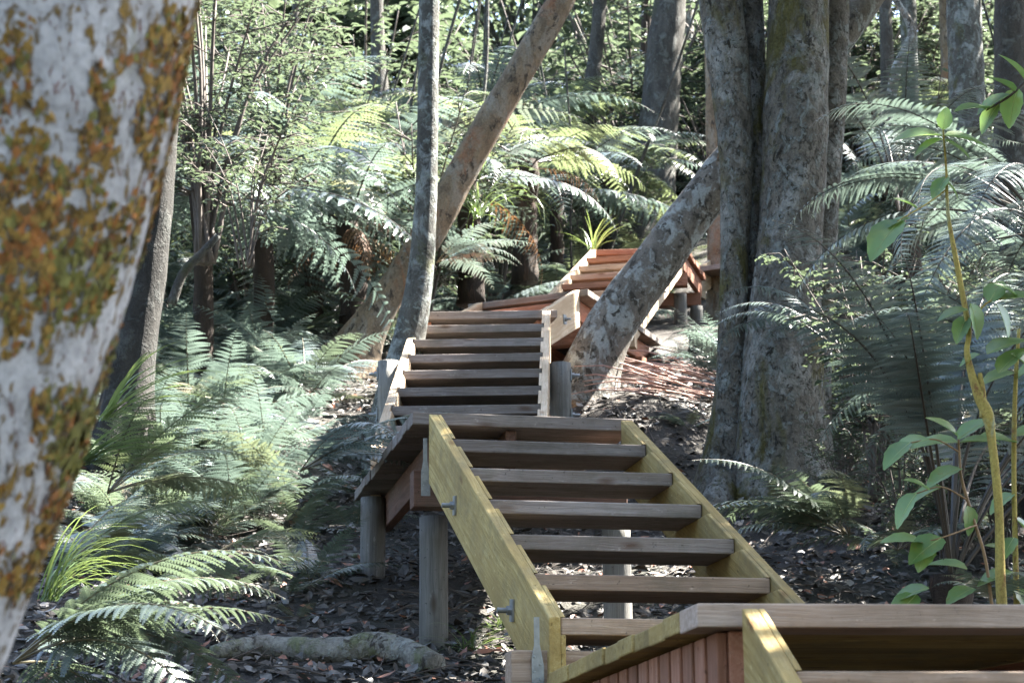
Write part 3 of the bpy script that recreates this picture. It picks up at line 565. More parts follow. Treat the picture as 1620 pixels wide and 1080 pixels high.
def build_trees():
    edge = [(-110, 1230, 470), (-52, 1120, 470), (0, 1000, 474), (52, 900, 478), (130, 680, 490), (182, 490, 505), (230, 330, 520), (275, 180, 535), (303, 0, 550), (328, -200, 560)]
    tn = tree('close pale trunk covered in orange brown lichen, filling the left edge of the picture', [[(x - wd/2, y, wd) for x, y, wd in edge]], 2.6, B_near, ((-1.6, 3.6, 7.5), (2.6, 2.4, 1.8), 2200, .16), 64, .05, seed=3, below=1.2, flare=(.1, .2))
    e = tn; rg = random.Random(8); mats = [plain('lichen_ochre', (.27,.165,.035), .8, 0, 60, .5), plain('lichen_rust', (.30,.12,.03), .8, 0, 60, .5), plain('lichen_olive', (.17,.16,.04), .8, 0, 60, .5), plain('lichen_umber', (.10,.065,.025), .85, 0, 60, .5)]
    me = [c for c in tn.children if c.name.startswith('trunk')][0].data; mb = MB(); seg = 64; V = [v.co.copy() for v in me.vertices]; nr = len(V)//seg
    while len(mb.f) < 84000:
        i = rg.randrange(nr-1); k = rg.randrange(seg); a, b, c = V[i*seg+k], V[i*seg+(k+1) % seg], V[(i+1)*seg+k]; n = (b-a).cross(c-a).normalized()
        if n.y > .35: continue
        p = a + (b-a)*rg.random() + (c-a)*rg.random(); hgt = p.z + tn.location.z
        q = noise.noise((p.x*7+5, p.y*7, p.z*4.0)) + .6*noise.noise((p.x*19, p.y*19, p.z*11)) + .3*noise.noise((p.x*50, p.y*50, p.z*30))
        if q < .06 - .12*min(1, max(-1.2, (hgt-.2)*1.5)) : continue
        sz = rg.uniform(.002, .0062)*(1 + min(.8, max(0, q-.15))); u = Vector((rg.gauss(0, .5), rg.gauss(0, .5), 1)); u = (u - n*u.dot(n)).normalized(); w_ = n.cross(u)
        m = rg.choices((0, 1, 2, 3), (.62, .14, .14, .10) if q < .34 else (.42, .26, .08, .24))[0]
        if noise.noise((p.x*4, p.y*4, p.z*2+8)) > .40: m = 2 if rg.random() < .6 else m
        lf = n*rg.uniform(.0015, .007); cc = p + n*.0015
        mb.add([cc + u*sz*1.7*rg.uniform(.6, 1.2) + lf*rg.random(), cc + w_*sz*rg.uniform(.5, 1.1) + lf*rg.random(), cc - u*sz*1.7*rg.uniform(.6, 1.2), cc - w_*sz*rg.uniform(.5, 1.1) + lf*rg.random()], [(0, 1, 2), (0, 2, 3)], m)
    link('lichen', mb.mesh('lichen', mats), tn)
    tree('dark leaning trunk partly hidden by the close lichen trunk', [[(196, 640, 78), (207, 560, 70), (228, 460, 62), (243, 340, 58), (255, 200, 54), (272, 0, 48), (290, -200, 44)]], 12.2, B_darkshade, ((-3.0, 13, 8.2), (3.0, 2.6, 1.8), 2600, .17), seed=5)
    tree('slim straight grey trunk standing just left of the narrow stair flight', [[(628, 650, 78), (638, 575, 58), (655, 500, 46), (667, 430, 40), (675, 300, 35), (677, 150, 33), (679, 0, 33), (681, -160, 31)]], 12.6, B_grey, ((.4, 14.2, 8.8), (2.6, 2.4, 1.6), 2600, .17), 22, .06, seed=7)
    tree('ochre patched trunk leaning to the right behind the slim straight trunk', [[(552, 590, 92), (562, 555, 70), (588, 508, 54), (628, 448, 48), (680, 368, 50), (722, 288, 50), (772, 198, 47), (832, 98, 45), (884, 8, 44), (940, -110, 40)]], 16.6, B_orange, ((2.8, 17.8, 10.4), (3.0, 3.0, 1.8), 4000, .18), 26, .07, seed=9)
    tree('thick lichened trunk leaning steeply right across the far stairs', [[(921, 668, 140), (923, 640, 112), (930, 595, 92), (950, 540, 82), (988, 482, 76), (1042, 410, 73), (1096, 336, 70), (1150, 264, 66), (1240, 160, 58), (1312, 82, 54), (1372, 0, 50), (1430, -100, 46)]], 13.2, B_lean, flare=(.16, .75), crown=((4.0, 14.2, 8.4), (3.0, 2.8, 1.7), 7000, .22), seg=30, wob=.06, seed=11,
         roots=([(935, 640, 13.1, 40), (965, 655, 12.95, 26), (1000, 668, 12.8, 12)], [(905, 640, 13.1, 36), (892, 660, 12.9, 26), (885, 690, 12.7, 14)]))
    tree('massive multi stemmed grey trunk with mossy patches to the right of the stairs', [
        [(1138, 815, 110), (1150, 735, 74), (1158, 600, 48), (1161, 420, 44), (1166, 250, 54), (1155, 120, 66), (1139, 0, 70), (1122, -170, 70)],
        [(1190, 815, 100), (1190, 735, 66), (1190, 600, 50), (1190, 400, 46), (1190, 200, 46), (1186, 0, 46), (1180, -170, 46)],
        [(1236, 820, 180), (1237, 740, 150), (1238, 600, 132), (1246, 440, 108), (1256, 300, 100), (1260, 150, 102), (1264, 0, 100), (1268, -170, 100)],
        [(1290, 820, 90), (1286, 740, 66), (1288, 600, 54), (1297, 400, 50), (1310, 200, 50), (1317, 60, 52), (1326, -170, 50)]], 11.7, B_big, ((4.3, 10.5, 7.4), (3.4, 3.7, 1.7), 13000, .23), 40, .09, seed=13, flare=(.22, .28), dk=(-.02, .10, -.06, .26),
        roots=([(1150, 760, 11.6, 60), (1120, 820, 11.3, 40), (1090, 860, 11.0, 20)],))
    tree('rough grey trunk rising far behind the head of the orange brown flight', [[(1012, 425, 130), (1020, 385, 92), (1034, 310, 68), (1041, 200, 62), (1050, 100, 58), (1061, 0, 53), (1070, -120, 48)]], 25, B_dark, ((4, 26, 15), (3.4, 3.4, 2.2), 5000, .2), 24, .12, seed=15)
    tree('narrow ochre trunk squeezed between the leaning trunk and the massive trunk', [[(1138, 520, 38), (1136, 440, 33), (1134, 330, 31), (1131, 200, 29), (1128, 60, 27), (1125, -100, 25)]], 20.6, B_orange, None, 18, .08, seed=17)
    tree('mossy forked trunk behind the right hand ferns', [[(1536, 330, 66), (1533, 220, 60), (1528, 100, 56), (1525, 0, 54), (1520, -120, 50)]], 19, B_grey, ((6.0, 20.5, 11.5), (3.4, 3.4, 2.0), 5500, .19), 24, .1, seed=19)
    tree('dark rough trunk cut by the right edge of the picture', [[(1606, 350, 64), (1603, 220, 58), (1602, 100, 56), (1601, 0, 54), (1600, -120, 50)]], 17, B_dark, ((6.8, 17.4, 11), (3.2, 3.0, 2.0), 4500, .19), 24, .14, seed=21)
    tree('crooked pale sapling with an elbow bend in front of the bright forest edge', [[(1408, 230, 18), (1410, 150, 17), (1418, 105, 15), (1438, 70, 14), (1446, 48, 13), (1430, 20, 11), (1412, -6, 10), (1400, -60, 9)]], 21, B_lean, None, 14, .08, seed=23, lift=1)
    tree('unseen tree added outside the right edge to shade the nearest flight', [[(3600, 1300, 330), (3620, 600, 300), (3640, 0, 280), (3650, -900, 260)]], 5.0, B_grey, ((4.6, 5.0, 5.6), (3.2, 3.4, 1.7), 8000, .18), seed=27)  # out of view, added so its crown keeps sun off the near ground
    tree('second unseen tree added outside the right edge to shade the ground below the nearest flight', [[(5200, 1600, 330), (5200, 600, 300), (5200, -900, 260)]], 3.2, B_grey, ((5.4, 1.6, 6.2), (3.2, 3.4, 1.7), 7000, .18), seed=28)  # another unseen tree, added for more shade around the nearest flight
    tree('unseen tree added outside the right edge to shade the far slope', [[(2500, 700, 120), (2500, 300, 110), (2500, -300, 100)]], 22, B_grey, ((10.5, 24, 13.5), (4.2, 4.6, 2.4), 8000, .21), seed=29, lift=1)  # unseen, added to cut the sun on the background slope
    for i, (lab, pts, d, mt) in enumerate([
        ('thin dark trunk left of the crooked pale sapling', [(1403, 220, 24), (1404, 100, 22), (1400, 0, 20), (1398, -120, 18)], 23, B_dark),
        ('upright grey green trunk just right of the crooked pale sapling', [(1442, 240, 28), (1440, 120, 27), (1436, 0, 26), (1434, -120, 24)], 24, B_grey),
        ('slender ochre trunk between the crooked sapling and the mossy forked trunk', [(1497, 220, 16), (1495, 100, 15), (1492, 0, 14), (1490, -100, 13)], 26, B_orange),
        ('thin dark curved trunk in the upper middle distance', [(926, 250, 30), (932, 160, 24), (943, 80, 22), (950, 0, 21), (955, -100, 20)], 26, B_dark),
        ('short dark trunk seen at the top edge left of the slim straight trunk', [(600, 130, 26), (598, 60, 22), (596, 0, 21), (594, -100, 20)], 30, B_dark),
        ('thin trunk right of the rough grey trunk in the far distance', [(1092, 260, 22), (1090, 120, 20), (1088, 0, 18), (1086, -100, 17)], 31, B_lean),
        ('reddish dark tree fern like trunk left of the rough grey trunk', [(1018, 200, 22), (1021, 120, 20), (1023, 60, 19), (1024, 0, 18)], 29, B_fibre),
        ('thin leaning trunk far behind the upper left shrubs', [(455, 130, 14), (462, 60, 13), (470, 0, 12), (482, -100, 12)], 31, B_dark)]):
        tree(lab, [pts], d, mt, None, 14, .1, seed=31+i, lift=3)
    rg = random.Random(5)
    spots = [(-12, 44), (-8.5, 48), (-6.5, 41), (-4, 46), (-2.2, 52), (0.2, 44), (1.6, 50), (3.2, 43), (4.0, 39), (4.4, 48), (11.5, 52), (12.6, 57), (-11, 40), (13.6, 60), (-14, 45), (-9.5, 38), (12.5, 49), (-13, 52)]
    for i in range(26):
        a = (rg.uniform(-16, 16), rg.uniform(48, 64)); spots.append(a if not .12 < a[0]/a[1] < .21 else (a[0]-9, a[1]))
    for i in range(22): a = rg.uniform(math.pi*1.02, math.pi*1.98); q = rg.uniform(9, 17); spots.append((math.cos(a)*q, math.sin(a)*q))  # unseen ring of trees added behind the camera against low skylight
    protos = []
    for i, (x, y) in enumerate(spots):
        if i < 5:
            e = empty('tree', (x, y, G(x, y)-.3), rg.uniform(0, 6), None, 'tree'); h = rg.uniform(5.0, 8.5); mb = MB(); k = 10
            mb.tube(spline([(0, 0, 0), (rg.uniform(-.3, .3), .1, h*.5), (rg.uniform(-.5, .5), 0, h)], 6), [.16-.008*j for j in range(13)], 12, wob=.15, seed=i, freq=3)
            link('trunk', mb.mesh('trunk', [B_dark, B_lean, B_orange, B_grey, B_dark][i], True), e)
            link('crown', crown_mesh(Vector((0, 0, h+.6)), (2.7, 2.7, 2.6), 3400, .2, 200+i, [Vector((0, 0, h*.7))], M_canopy, False, 46), e); protos.append(e)
        else:
            s = protos[i % 5]; e = s.copy(); C.objects.link(e); e.location = (x, y, G(x, y)-.3); e.rotation_euler.z = rg.uniform(0, 6); q = rg.uniform(.8, 1.2); e.scale = (q,)*3
            for ch in s.children:
                c = ch.copy(); c.parent = e; C.objects.link(c)
        if i >= 44: tag(e, 'unseen tree added behind the photographer to block low skylight', None, 'added trees behind the photographer'); continue
        tag(e, 'slender far tree with an open leafy crown along the bright forest edge', None, 'far trees along the forest edge')
build_trees()

# ------------------------------------------------------------------ shrubs and leafy plants
def shrub_mesh(seed, h, spread, nst, nleaf, ls, lw, mats, flat=.5):
    rg = random.Random(seed); st = MB(); lf = MB()
    for i in range(nst):
        a = rg.uniform(0, 6.28); sp = spread*rg.uniform(.3, 1); hh = h*rg.uniform(.6, 1.05)
        pts = spline([(rg.uniform(-.05, .05), rg.uniform(-.05, .05), -.1), (math.cos(a)*sp*.3, math.sin(a)*sp*.3, hh*.5), (math.cos(a)*sp, math.sin(a)*sp, hh)], 6)
        st.tube(pts, [.011*h/1.5*(1-.75*k/(len(pts)-1)) for k in range(len(pts))], 6)
        tw = []
        for b in range(9):
            t = rg.uniform(.3, 1); p = Vector(pts[int(t*(len(pts)-1))]); a2 = a + rg.uniform(-2.2, 2.2); ln = spread*rg.uniform(.25, .6)
            q = p + Vector((math.cos(a2)*ln, math.sin(a2)*ln, ln*rg.uniform(-.1, .45))); st.tube([p, p.lerp(q, .5) + Vector((0, 0, .04)), q], [.005, .004, .002], 4); tw.append((p, q))
        for k in range(nleaf//nst):
            p, q = tw[rg.randrange(len(tw))]; d = (q-p).normalized(); x = p.lerp(q, rg.uniform(.15, 1.05)); sd = d.cross(Vector((0, 0, 1))).normalized()*rg.choice((-1, 1))
            add_leaf(lf, x + Vector((rg.gauss(0, .02), rg.gauss(0, .02), rg.gauss(0, .02))), d*.6 + sd*rg.uniform(.4, 1.1) + Vector((0, 0, rg.uniform(-.35, .2))), Vector((rg.uniform(-.4, .4), rg.uniform(-.4, .4), 1)), ls*rg.uniform(.65, 1.25), lw)
    return st.mesh('stem', mats[1], True), lf.mesh('foliage', mats[0])
def put_shrub(pair, loc, rz, sc, label, group=None, name='shrub', cat='shrub'):
    e = empty(name, loc, rz, label, cat, group); e.scale = (sc,)*3; link('stem', pair[0], e); link('foliage', pair[1], e); return e
def hides_stairs(x, y, h):
    """would a plant of height h here stand in front of the stairs in the picture"""
    p = Vector((x, y, G(x, y)+h*.8)); u = x/y
    for (a, b) in AXIS:
        if b > y and abs(u - a/b) < .75/b + h*.35/y: return True
    return False
def build_plants():
    rg = random.Random(11)
    # --- fern bank left of the stairs, placed where the photo shows each clump
    bank = [(300, 470, .95, 'pale'), (380, 450, .9, 'pale'), (450, 500, .9, 'mid'), (330, 540, .9, 'pale'), (420, 560, .95, 'pale'), (240, 560, .9, 'mid'),
            (270, 620, .85, 'mid'), (350, 640, .9, 'pale'), (210, 690, .8, 'mid'), (300, 720, .85, 'mid'), (390, 740, .8, 'pale'), (460, 760, .75, 'mid'), 
            (250, 790, .75, 'mid'), (330, 800, .8, 'mid'), (190, 790, .75, 'mid'), (160, 860, .7, 'near'), (290, 880, .5, 'mid'), (400, 420, .8, 'mid'), (470, 410, .8, 'mid'), (540, 480, .6, 'mid'),
            (360, 390, .9, 'mid'), (290, 410, .9, 'mid'), (560, 800, .45, 'mid'), (350, 900, .35, 'mid'), (455, 900, .32, 'mid'),
            (330, 490, 1.0, 'pale'), (410, 510, 1.0, 'pale'), (260, 520, 1.0, 'pale'), (380, 600, .95, 'pale'), (300, 600, .95, 'pale'), (230, 640, .9, 'pale'), (420, 690, .85, 'pale'), (340, 690, .85, 'mid'), (260, 680, .85, 'pale'), (370, 790, .7, 'pale'),
            (290, 760, .8, 'pale'), (220, 740, .8, 'mid'), (200, 840, .7, 'pale'), (260, 850, .6, 'pale'), (570, 740, .45, 'mid'), (430, 450, .9, 'pale'), (360, 350, .95, 'pale'), (430, 360, .9, 'pale'), (500, 440, .8, 'pale'), (470, 350, .9, 'pale')]
    for i, (x, y, L, k) in enumerate(bank):
        p = on_ground(x, y + 40)
        fern('low fern with arching feathery fronds in the dense fern bank left of the stairs', p - Vector((0, 0, .02)), L, k, 8 if L > .6 else 6, (12, 58), None, 'ferns of the bank left of the stairs', i+1)
    for i in range(46):
        p = on_ground(rg.uniform(130, 490), rg.uniform(470, 930))
        fern('small silvery fern tucked between the larger ferns of the bank', p, rg.uniform(.36, .6), 'pale' if i % 4 else 'mid', 7, (15, 62), None, 'small ferns of the bank', 500+i)
    # --- ferns singled out
    fern('nearest fern with big white sunlit fronds at the bottom left corner', at_y(20, 1075, 6.6), 1.0, 'near', 8, (8, 45), (-60, 75), None, 91, lift=.05)
    fern('fern with long sunlit fronds sweeping right along the bottom left', at_y(60, 1020, 7.2), .95, 'near', 7, (15, 40), (-40, 60), None, 92)
    fern('yellow green fern beside the lower part of the close lichen trunk', at_y(100, 900, 7.6), .72, 'yellow', 8, (15, 55), (-60, 80), None, 93)
    fern('yellowish fern above the sedge tuft on the left', at_y(170, 780, 8.8), .8, 'yellow', 7, (20, 50), (-70, 70), None, 94)
    fern('fern whose one bright green frond points right in the middle of the bank', at_y(345, 872, 9.7), .55, 'yellow', 4, (18, 35), (-25, 30), None, 95)
    fern('drooping fern reaching over the leaf litter left of the wide stair landing', at_y(475, 745, 9.6), .85, 'pale', 7, (10, 40), (-50, 40), None, 96)
    fern('sunlit small fern beside the fallen stalks between the leaning and massive trunks', at_y(1165, 610, 12.9), .6, 'pale', 9, (35, 75), (90, 280), None, 97)
    fern('pale fern growing behind the massive trunk below the far landing', at_y(1140, 600, 14.6), .6, 'pale', 8, (30, 70), (80, 290), None, 98)
    fern('dark fern spreading at the foot of the massive trunk beside the stairs', at_y(1345, 850, 9.6), .85, 'near', 10, (16, 50), (95, 275), None, 99)
    fern('dark low fern right of the foot of the massive trunk', at_y(1420, 870, 9.2), .55, 'near', 8, (10, 45), None, None, 100)
    fern('small fern at the base of the yellow stemmed sapling', at_y(1575, 960, 6.9), .3, 'near', 9, (25, 65), None, None, 101)
    fern('tiny fern on the litter beside the right stringer of the middle flight', on_ground(1090, 690), .34, 'mid', 6, (15, 50), None, None, 102)
    fern('small fern seedling on the litter left of the round landing post', on_ground(470, 985), .2, 'mid', 6, (15, 50), None, None, 103)
    for i, (x, y, L, k) in enumerate([(1350, 700, .8, 'mid'), (1400, 650, .8, 'mid'), (1450, 720, .8, 'mid'), (1520, 700, .8, 'mid'), (1580, 640, .9, 'mid'), (1600, 740, .8, 'mid'), (1350, 560, .9, 'pale'), (1420, 560, .9, 'pale'), (1500, 580, .9, 'pale'), (1580, 540, .9, 'pale'), (1340, 470, 1.0, 'pale'), (1430, 450, 1.0, 'pale'), (1520, 460, 1.0, 'pale'), (1600, 440, 1.0, 'pale'), (1300, 640, .6, 'mid'), (1480, 800, .7, 'mid'), (1560, 820, .7, 'mid'), (1380, 780, .6, 'mid'), (1390, 400, 1.0, 'pale'), (1480, 370, 1.0, 'pale'), (1560, 380, 1.0, 'yellow')]):
        fern('shaded fern in the dark undergrowth right of the massive trunk', on_ground(x, y+30), L, k, 8, (15, 65), None, 'undergrowth ferns right of the massive trunk', 190+i)
    # --- tree ferns
    fern('tall silvery tree fern with long stalks arching over the right side', at_y(1505, 1010, 8.9), 2.1, 'tree', 17, (52, 88), (-140, 80), None, 110, 'tree_fern', (.22, .09), 'tree fern', 0)
    fern('taller tree fern reaching in from the right edge with layered fronds', at_y(1690, 860, 10.2), 1.45, 'tree', 26, (-2, 60), (70, 290), None, 111, 'tree_fern', (1.5, .1), 'tree fern', 0)
    fern('lower tree fern at the right edge with fronds hanging beneath the taller one', at_y(1670, 960, 9.6), 1.25, 'tree', 18, (10, 62), (80, 280), None, 117, 'tree_fern', (.95, .1), 'tree fern', 0)
    fern('tree fern spreading behind the massive trunk on the right', at_y(1455, 600, 13.4), 1.7, 'tree', 13, (15, 75), (-130, 90), None, 112, 'tree_fern', (1.0, .09), 'tree fern', 0)
    fern('fern frond spray drooping across the lower front of the massive trunk', at_y(1345, 640, 10.8), .95, 'tree', 5, (40, 70), (120, 215), None, 118, lift=.2)
    fern('rusty tree fern with brown hanging fronds left of the slim straight trunk', at_y(560, 500, 17.2), 1.5, 'treefar', 11, (2, 40), None, None, 113, 'tree_fern', (.75, .1), 'tree fern', 7)
    fern('bright tree fern between the two leaning trunks', at_y(830, 400, 20.5), 1.9, 'treegreen', 13, (0, 45), None, None, 114, 'tree_fern', (.9, .1), 'tree fern', 1)
    fern('pale fronded tree fern right behind the ochre leaning trunk', at_y(745, 430, 18.5), 1.5, 'treefar', 10, (0, 40), None, None, 115, 'tree_fern', (.8, .1), 'tree fern', 1)
    fern('low sunlit fern frond spray between the slim trunk and the top step', at_y(690, 470, 15.0), .8, 'pale', 6, (15, 40), (-50, 60), None, 116, lift=.25)
    for i, (x, y, d, L, h, k) in enumerate([(330, 420, 15.5, 2.0, 1.4, 'treefar'), (420, 380, 16.5, 2.0, 1.5, 'treefar'), (500, 350, 18, 2.0, 1.3, 'treegreen'), (380, 330, 19, 2.1, 1.6, 'treefar'), (590, 340, 19.5, 2.0, 1.4, 'treefar'), (460, 300, 21, 2.0, 1.7, 'treefar'), (880, 330, 22, 1.8, 1.2, 'treefar'), (960, 330, 23.5, 1.9, 1.3, 'treegreen'), (780, 330, 23, 2.0, 1.6, 'treefar')]):
        p = at_y(x, y, d); p.z = G(p.x, p.y)
        fern('tree fern with broad layered fronds on the slope behind the fern bank', p, L, k, 15, (-5, 42), None, 'tree ferns behind the fern bank', 160+i, 'tree_fern', (h, .07), 'tree fern', 0)
    far = [(-4.2, 19, 1.3), (-3.2, 22, 1.6), (-2.2, 20, 1.2), (-1.6, 24, 1.7), (-.4, 22.5, 1.5), (-5.0, 25, 1.8), (.3, 25.5, 1.7), (1.0, 24, 1.1), (-3.9, 28, 2.0), (-1.0, 28.5, 2.0), (1.6, 29, 1.9), (4.6, 22, 1.0), (5.5, 26, 1.3), (3.6, 27, 1.2), (-6.2, 31, 2.2), (-2.6, 32, 2.2), (.6, 33, 2.2), (3.6, 33, 1.8), (6.6, 31, 1.5)]
    for i, (x, y, h) in enumerate(far):
        fern('distant tree fern with a flat spreading crown on the slope above the stairs', Vector((x, y, G(x, y))), rg.uniform(1.5, 2.1), 'treefar' if i % 3 else 'treegreen', 13, (-8, 45), None, 'distant tree ferns on the slope', 120+i, 'tree_fern', (h, .08), 'tree fern', 0)
    # --- distant understory ferns
    n = 0
    while n < 150:
        y = 14.5 + 17*rg.random()**1.2; x = y*rg.uniform(-.26, .26)
        if axis_dist(x, y) < 1.0 or hides_stairs(x, y, .7): continue
        if x > .45 and y < 16: continue
        a, b = to_px(Vector((x, y, G(x, y)+.5)))
        if 490 < a < 660 and y < 16.8: continue
        n += 1; fern('distant understory fern on the slope above the stairs', Vector((x, y, G(x, y))), rg.uniform(.8, 1.35), rg.choice(('mid', 'pale', 'pale', 'yellow' if y > 18 else 'mid')), 8, (5, 60), None, 'distant understory ferns', 300+n)
    # --- shrubs
    P = [shrub_mesh(s, 1.9, .9, 11, 1500, .075, .032, (M_leaf, B_twig)) for s in (1, 2, 3, 4)]
    put_shrub(shrub_mesh(9, 2.6, 1.1, 17, 2600, .07, .03, (M_leaf, B_twig)), at_y(325, 395, 14.4), .4, 1.0, 'tall many stemmed shrub with small shiny leaves at the upper left')
    put_shrub(shrub_mesh(10, 2.2, 1.0, 10, 1700, .08, .035, (M_leaf, B_twig)), at_y(430, 330, 16.2), 1.4, 1.0, 'slender stemmed shrub right of the tall many stemmed shrub')
    put_shrub(shrub_mesh(14, 1.1, .6, 9, 700, .06, .026, (M_leaf, B_twig)), at_y(390, 400, 13.6), 2.4, 1.0, 'low small leaved shrub below the tall many stemmed shrub')
    put_shrub(shrub_mesh(12, 1.3, .55, 10, 1100, .05, .03, (M_leaf, B_twig)), at_y(1390, 760, 10.6), .2, 1.0, 'dark twiggy shrub right beside the massive trunk')
    PD = [shrub_mesh(s, 1.3, .55, 12, 1300, .045, .022, (M_leaf, B_twig)) for s in (21, 22, 23)]
    for i, (x, y, q) in enumerate([(1330, 680, .9), (1400, 740, .8), (1460, 640, 1.0), (1540, 760, .9), (1600, 680, 1.0), (1370, 600, 1.0), (1500, 860, .7), (1430, 840, .6), (1590, 860, .7), (1340, 800, .45)]):
        put_shrub(PD[i % 3], on_ground(x, y+40), rg.uniform(0, 6), q, 'dark twiggy undergrowth shrub right of the massive trunk', 'undergrowth shrubs right of the massive trunk')
    TS = []
    for k in range(3):
        m2 = MB(); b1 = rg.uniform(-.3, .3); pts = spline([(0, 0, -.2), (b1*.3, .05, 1.2), (b1, 0, 2.4), (b1*1.1, .1, 4.2)], 6); m2.tube(pts, [.022*(1-.5*j/(len(pts)-1)) for j in range(len(pts))], 8, wob=.1, seed=k, freq=6); TS.append(m2.mesh('bare_stem', B_dark, True))
    n = 0
    while n < 34:
        y = 15 + 15*rg.random(); x = y*rg.uniform(-.26, .26)
        if axis_dist(x, y) < 1.2 or hides_stairs(x, y, 3): continue
        if .3 < x and y < 18: continue
        n += 1; o = link('bare_stem', TS[n % 3], None, (x, y, G(x, y)), (rg.gauss(0, .16), rg.gauss(0, .16), rg.uniform(0, 6)), rg.uniform(.7, 1.2)); tag(o, 'thin dark bare stem rising through the distant ferns', 'sapling', 'thin bare stems')
    n = 0
    while n < 100:
        y = 17 + 24*rg.random(); x = y*rg.uniform(-.27, .27)
        if axis_dist(x, y) < 1.6 or hides_stairs(x, y, 1.4): continue
        if x > .4 and y < 21: continue
        n += 1; put_shrub(P[n % 4], (x, y, G(x, y)-.05), rg.uniform(0, 6), rg.uniform(.7, 1.35)*(1 + max(0, y-30)*.02), 'leafy understory shrub in the forest above the stairs', 'understory shrubs')
    PB = [shrub_mesh(s, 2.2, 1.1, 14, 4200, .12, .06, (M_leaf, B_twig)) for s in (31, 32, 33)]
    for i in range(60):
        y = rg.uniform(33, 50); x = y*(-.27 + .54*(i+rg.random())/60)
        put_shrub(PB[i % 3], (x, y, G(x, y)-.1), rg.uniform(0, 6), rg.uniform(1.8, 3.0), 'dense dark shrub filling the skyline behind the crest thicket', 'dense shrubs on the skyline')
    for i in range(56):
        y = rg.uniform(27, 43); x = y*(rg.uniform(-.27, .27) if i < 30 else rg.uniform(.08, .26))
        put_shrub(P[i % 4], (x, y, G(x, y)-.1), rg.uniform(0, 6), rg.uniform(1.6, 2.6), 'tall leafy shrub in the thicket along the crest of the slope', 'thicket along the crest')
    # --- grass like tufts
    def tuft(label, loc, n, L, wd, mat, az=None, seed=0, up=(35, 80), droop=1.6):
        r2 = random.Random(seed); mb = MB()
        for i in range(n):
            a = R(r2.uniform(*az)) if az else r2.uniform(0, 6.28); el = R(r2.uniform(*up)); l = L*r2.uniform(.6, 1.1); k = 9; p = Vector((r2.uniform(-.03, .03), r2.uniform(-.03, .03), 0)); vs = []; sdv = Vector((-math.sin(a), math.cos(a), 0))
            for j in range(k+1):
                t = j/k; th = el - droop*r2.uniform(.95, 1.05)*t**1.4; w2 = wd*(1-t)**.6*min(1, .5+t*3)/2; vs += [p - sdv*w2 + Vector((0, 0, w2*.4)), p, p + sdv*w2 + Vector((0, 0, w2*.4))]; p = p + Vector((math.cos(a)*math.cos(th), math.sin(a)*math.cos(th), math.sin(th)))*(l/k)
            mb.add(vs, [f for j in range(k) for f in ((3*j, 3*j+1, 3*j+4, 3*j+3), (3*j+1, 3*j+2, 3*j+5, 3*j+4))])
        tag(link('grass_tuft', mb.mesh('grass_tuft', mat, True), None, loc), label, 'grass')
    tuft('bright green sedge tuft with arching blades low beside the close trunk', at_y(75, 950, 7.0), 55, .42, .008, M_grass, (-70, 80), 1)
    tuft('broad bladed green tuft leaning out from behind the close trunk', at_y(165, 665, 9.0), 26, .62, .016, M_grass, (-60, 60), 2, (20, 60), 1.1)
    tuft('pale bladed tuft below the broad bladed green tuft', at_y(130, 735, 8.4), 22, .5, .014, M_grassg, (-50, 50), 3, (10, 45), 1.0)
    tuft('small bright yellow green tuft at the top left of the farther flight', at_y(936, 402, 19.3), 26, .42, .014, M_grass, None, 4, (50, 88), 1.0)
    tuft('grassy seedling tuft on the litter below the round landing post', on_ground(740, 1035), 40, .3, .007, M_grassg, None, 5, (15, 60), 1.4)
    tuft('hanging dry sedge behind the slim trunk', at_y(755, 345, 17.2), 40, 1.0, .010, M_grassg, None, 6, (30, 85), 2.8)
    tuft('thin sedge on the litter right of the round landing post', on_ground(790, 1000), 30, .25, .006, M_grassg, None, 7, (15, 60), 1.5)
    # --- saplings on the right
    def sapling(label, stems, d, leaves, mat, name='sapling', lm=None):
        base = at_y(stems[0][0][0], stems[0][0][1], d); e = empty(name, base, 0, label, 'sapling'); st = MB()
        for s in stems:
            sp = spline([[*(at_y(a, b, dd) - base), wd/2*px_size(at_y(a, b, dd))] for a, b, wd, dd in s], 6); st.tube(sp[:, :3], sp[:, 3], 12, wob=.08, seed=4, freq=12)
        link('stem', st.mesh('stem', mat, True), e)
        for (a, b, dd, ang, ln) in leaves:
            lf = MB(); p = at_y(a, b, dd) - base; th = R(ang); d3 = Vector((math.cos(th), rg.uniform(-.6, .35), math.sin(th))); k = 8; sl = 1.05*ln*px_size(at_y(a, b, dd))
            up = Vector((rg.uniform(-.3, .3), -.55, 1)); d3.normalize(); sx = d3.cross(up).normalized(); nn = sx.cross(d3); vs = []
            for j in range(k+1):
                t = j/k; w2 = sl*.32*math.sin(math.pi*min(1, t**.8*.97+.02))**.8 + .0004; c = d3*(sl*t) - nn*(sl*.22*t*t); sc = 1 + .1*(j % 2); vs += [c + sx*w2*sc + nn*w2*.3, c, c - sx*w2*sc + nn*w2*.3]
            lf.add(vs, [f for j in range(k) for f in ((3*j, 3*j+1, 3*j+4, 3*j+3), (3*j+1, 3*j+2, 3*j+5, 3*j+4))])
            cs = [Vector(vs[3*j+1]) + nn*.0004 for j in range(k+1)]; lf.tube(cs, [sl*.011*(1.1-j/k) for j in range(k+1)], 5, 1)
            st2 = link('leaf', lf.mesh('leaf', [lm or M_leafb, M_rib], True), e, p)
        return e
    S = 6.7
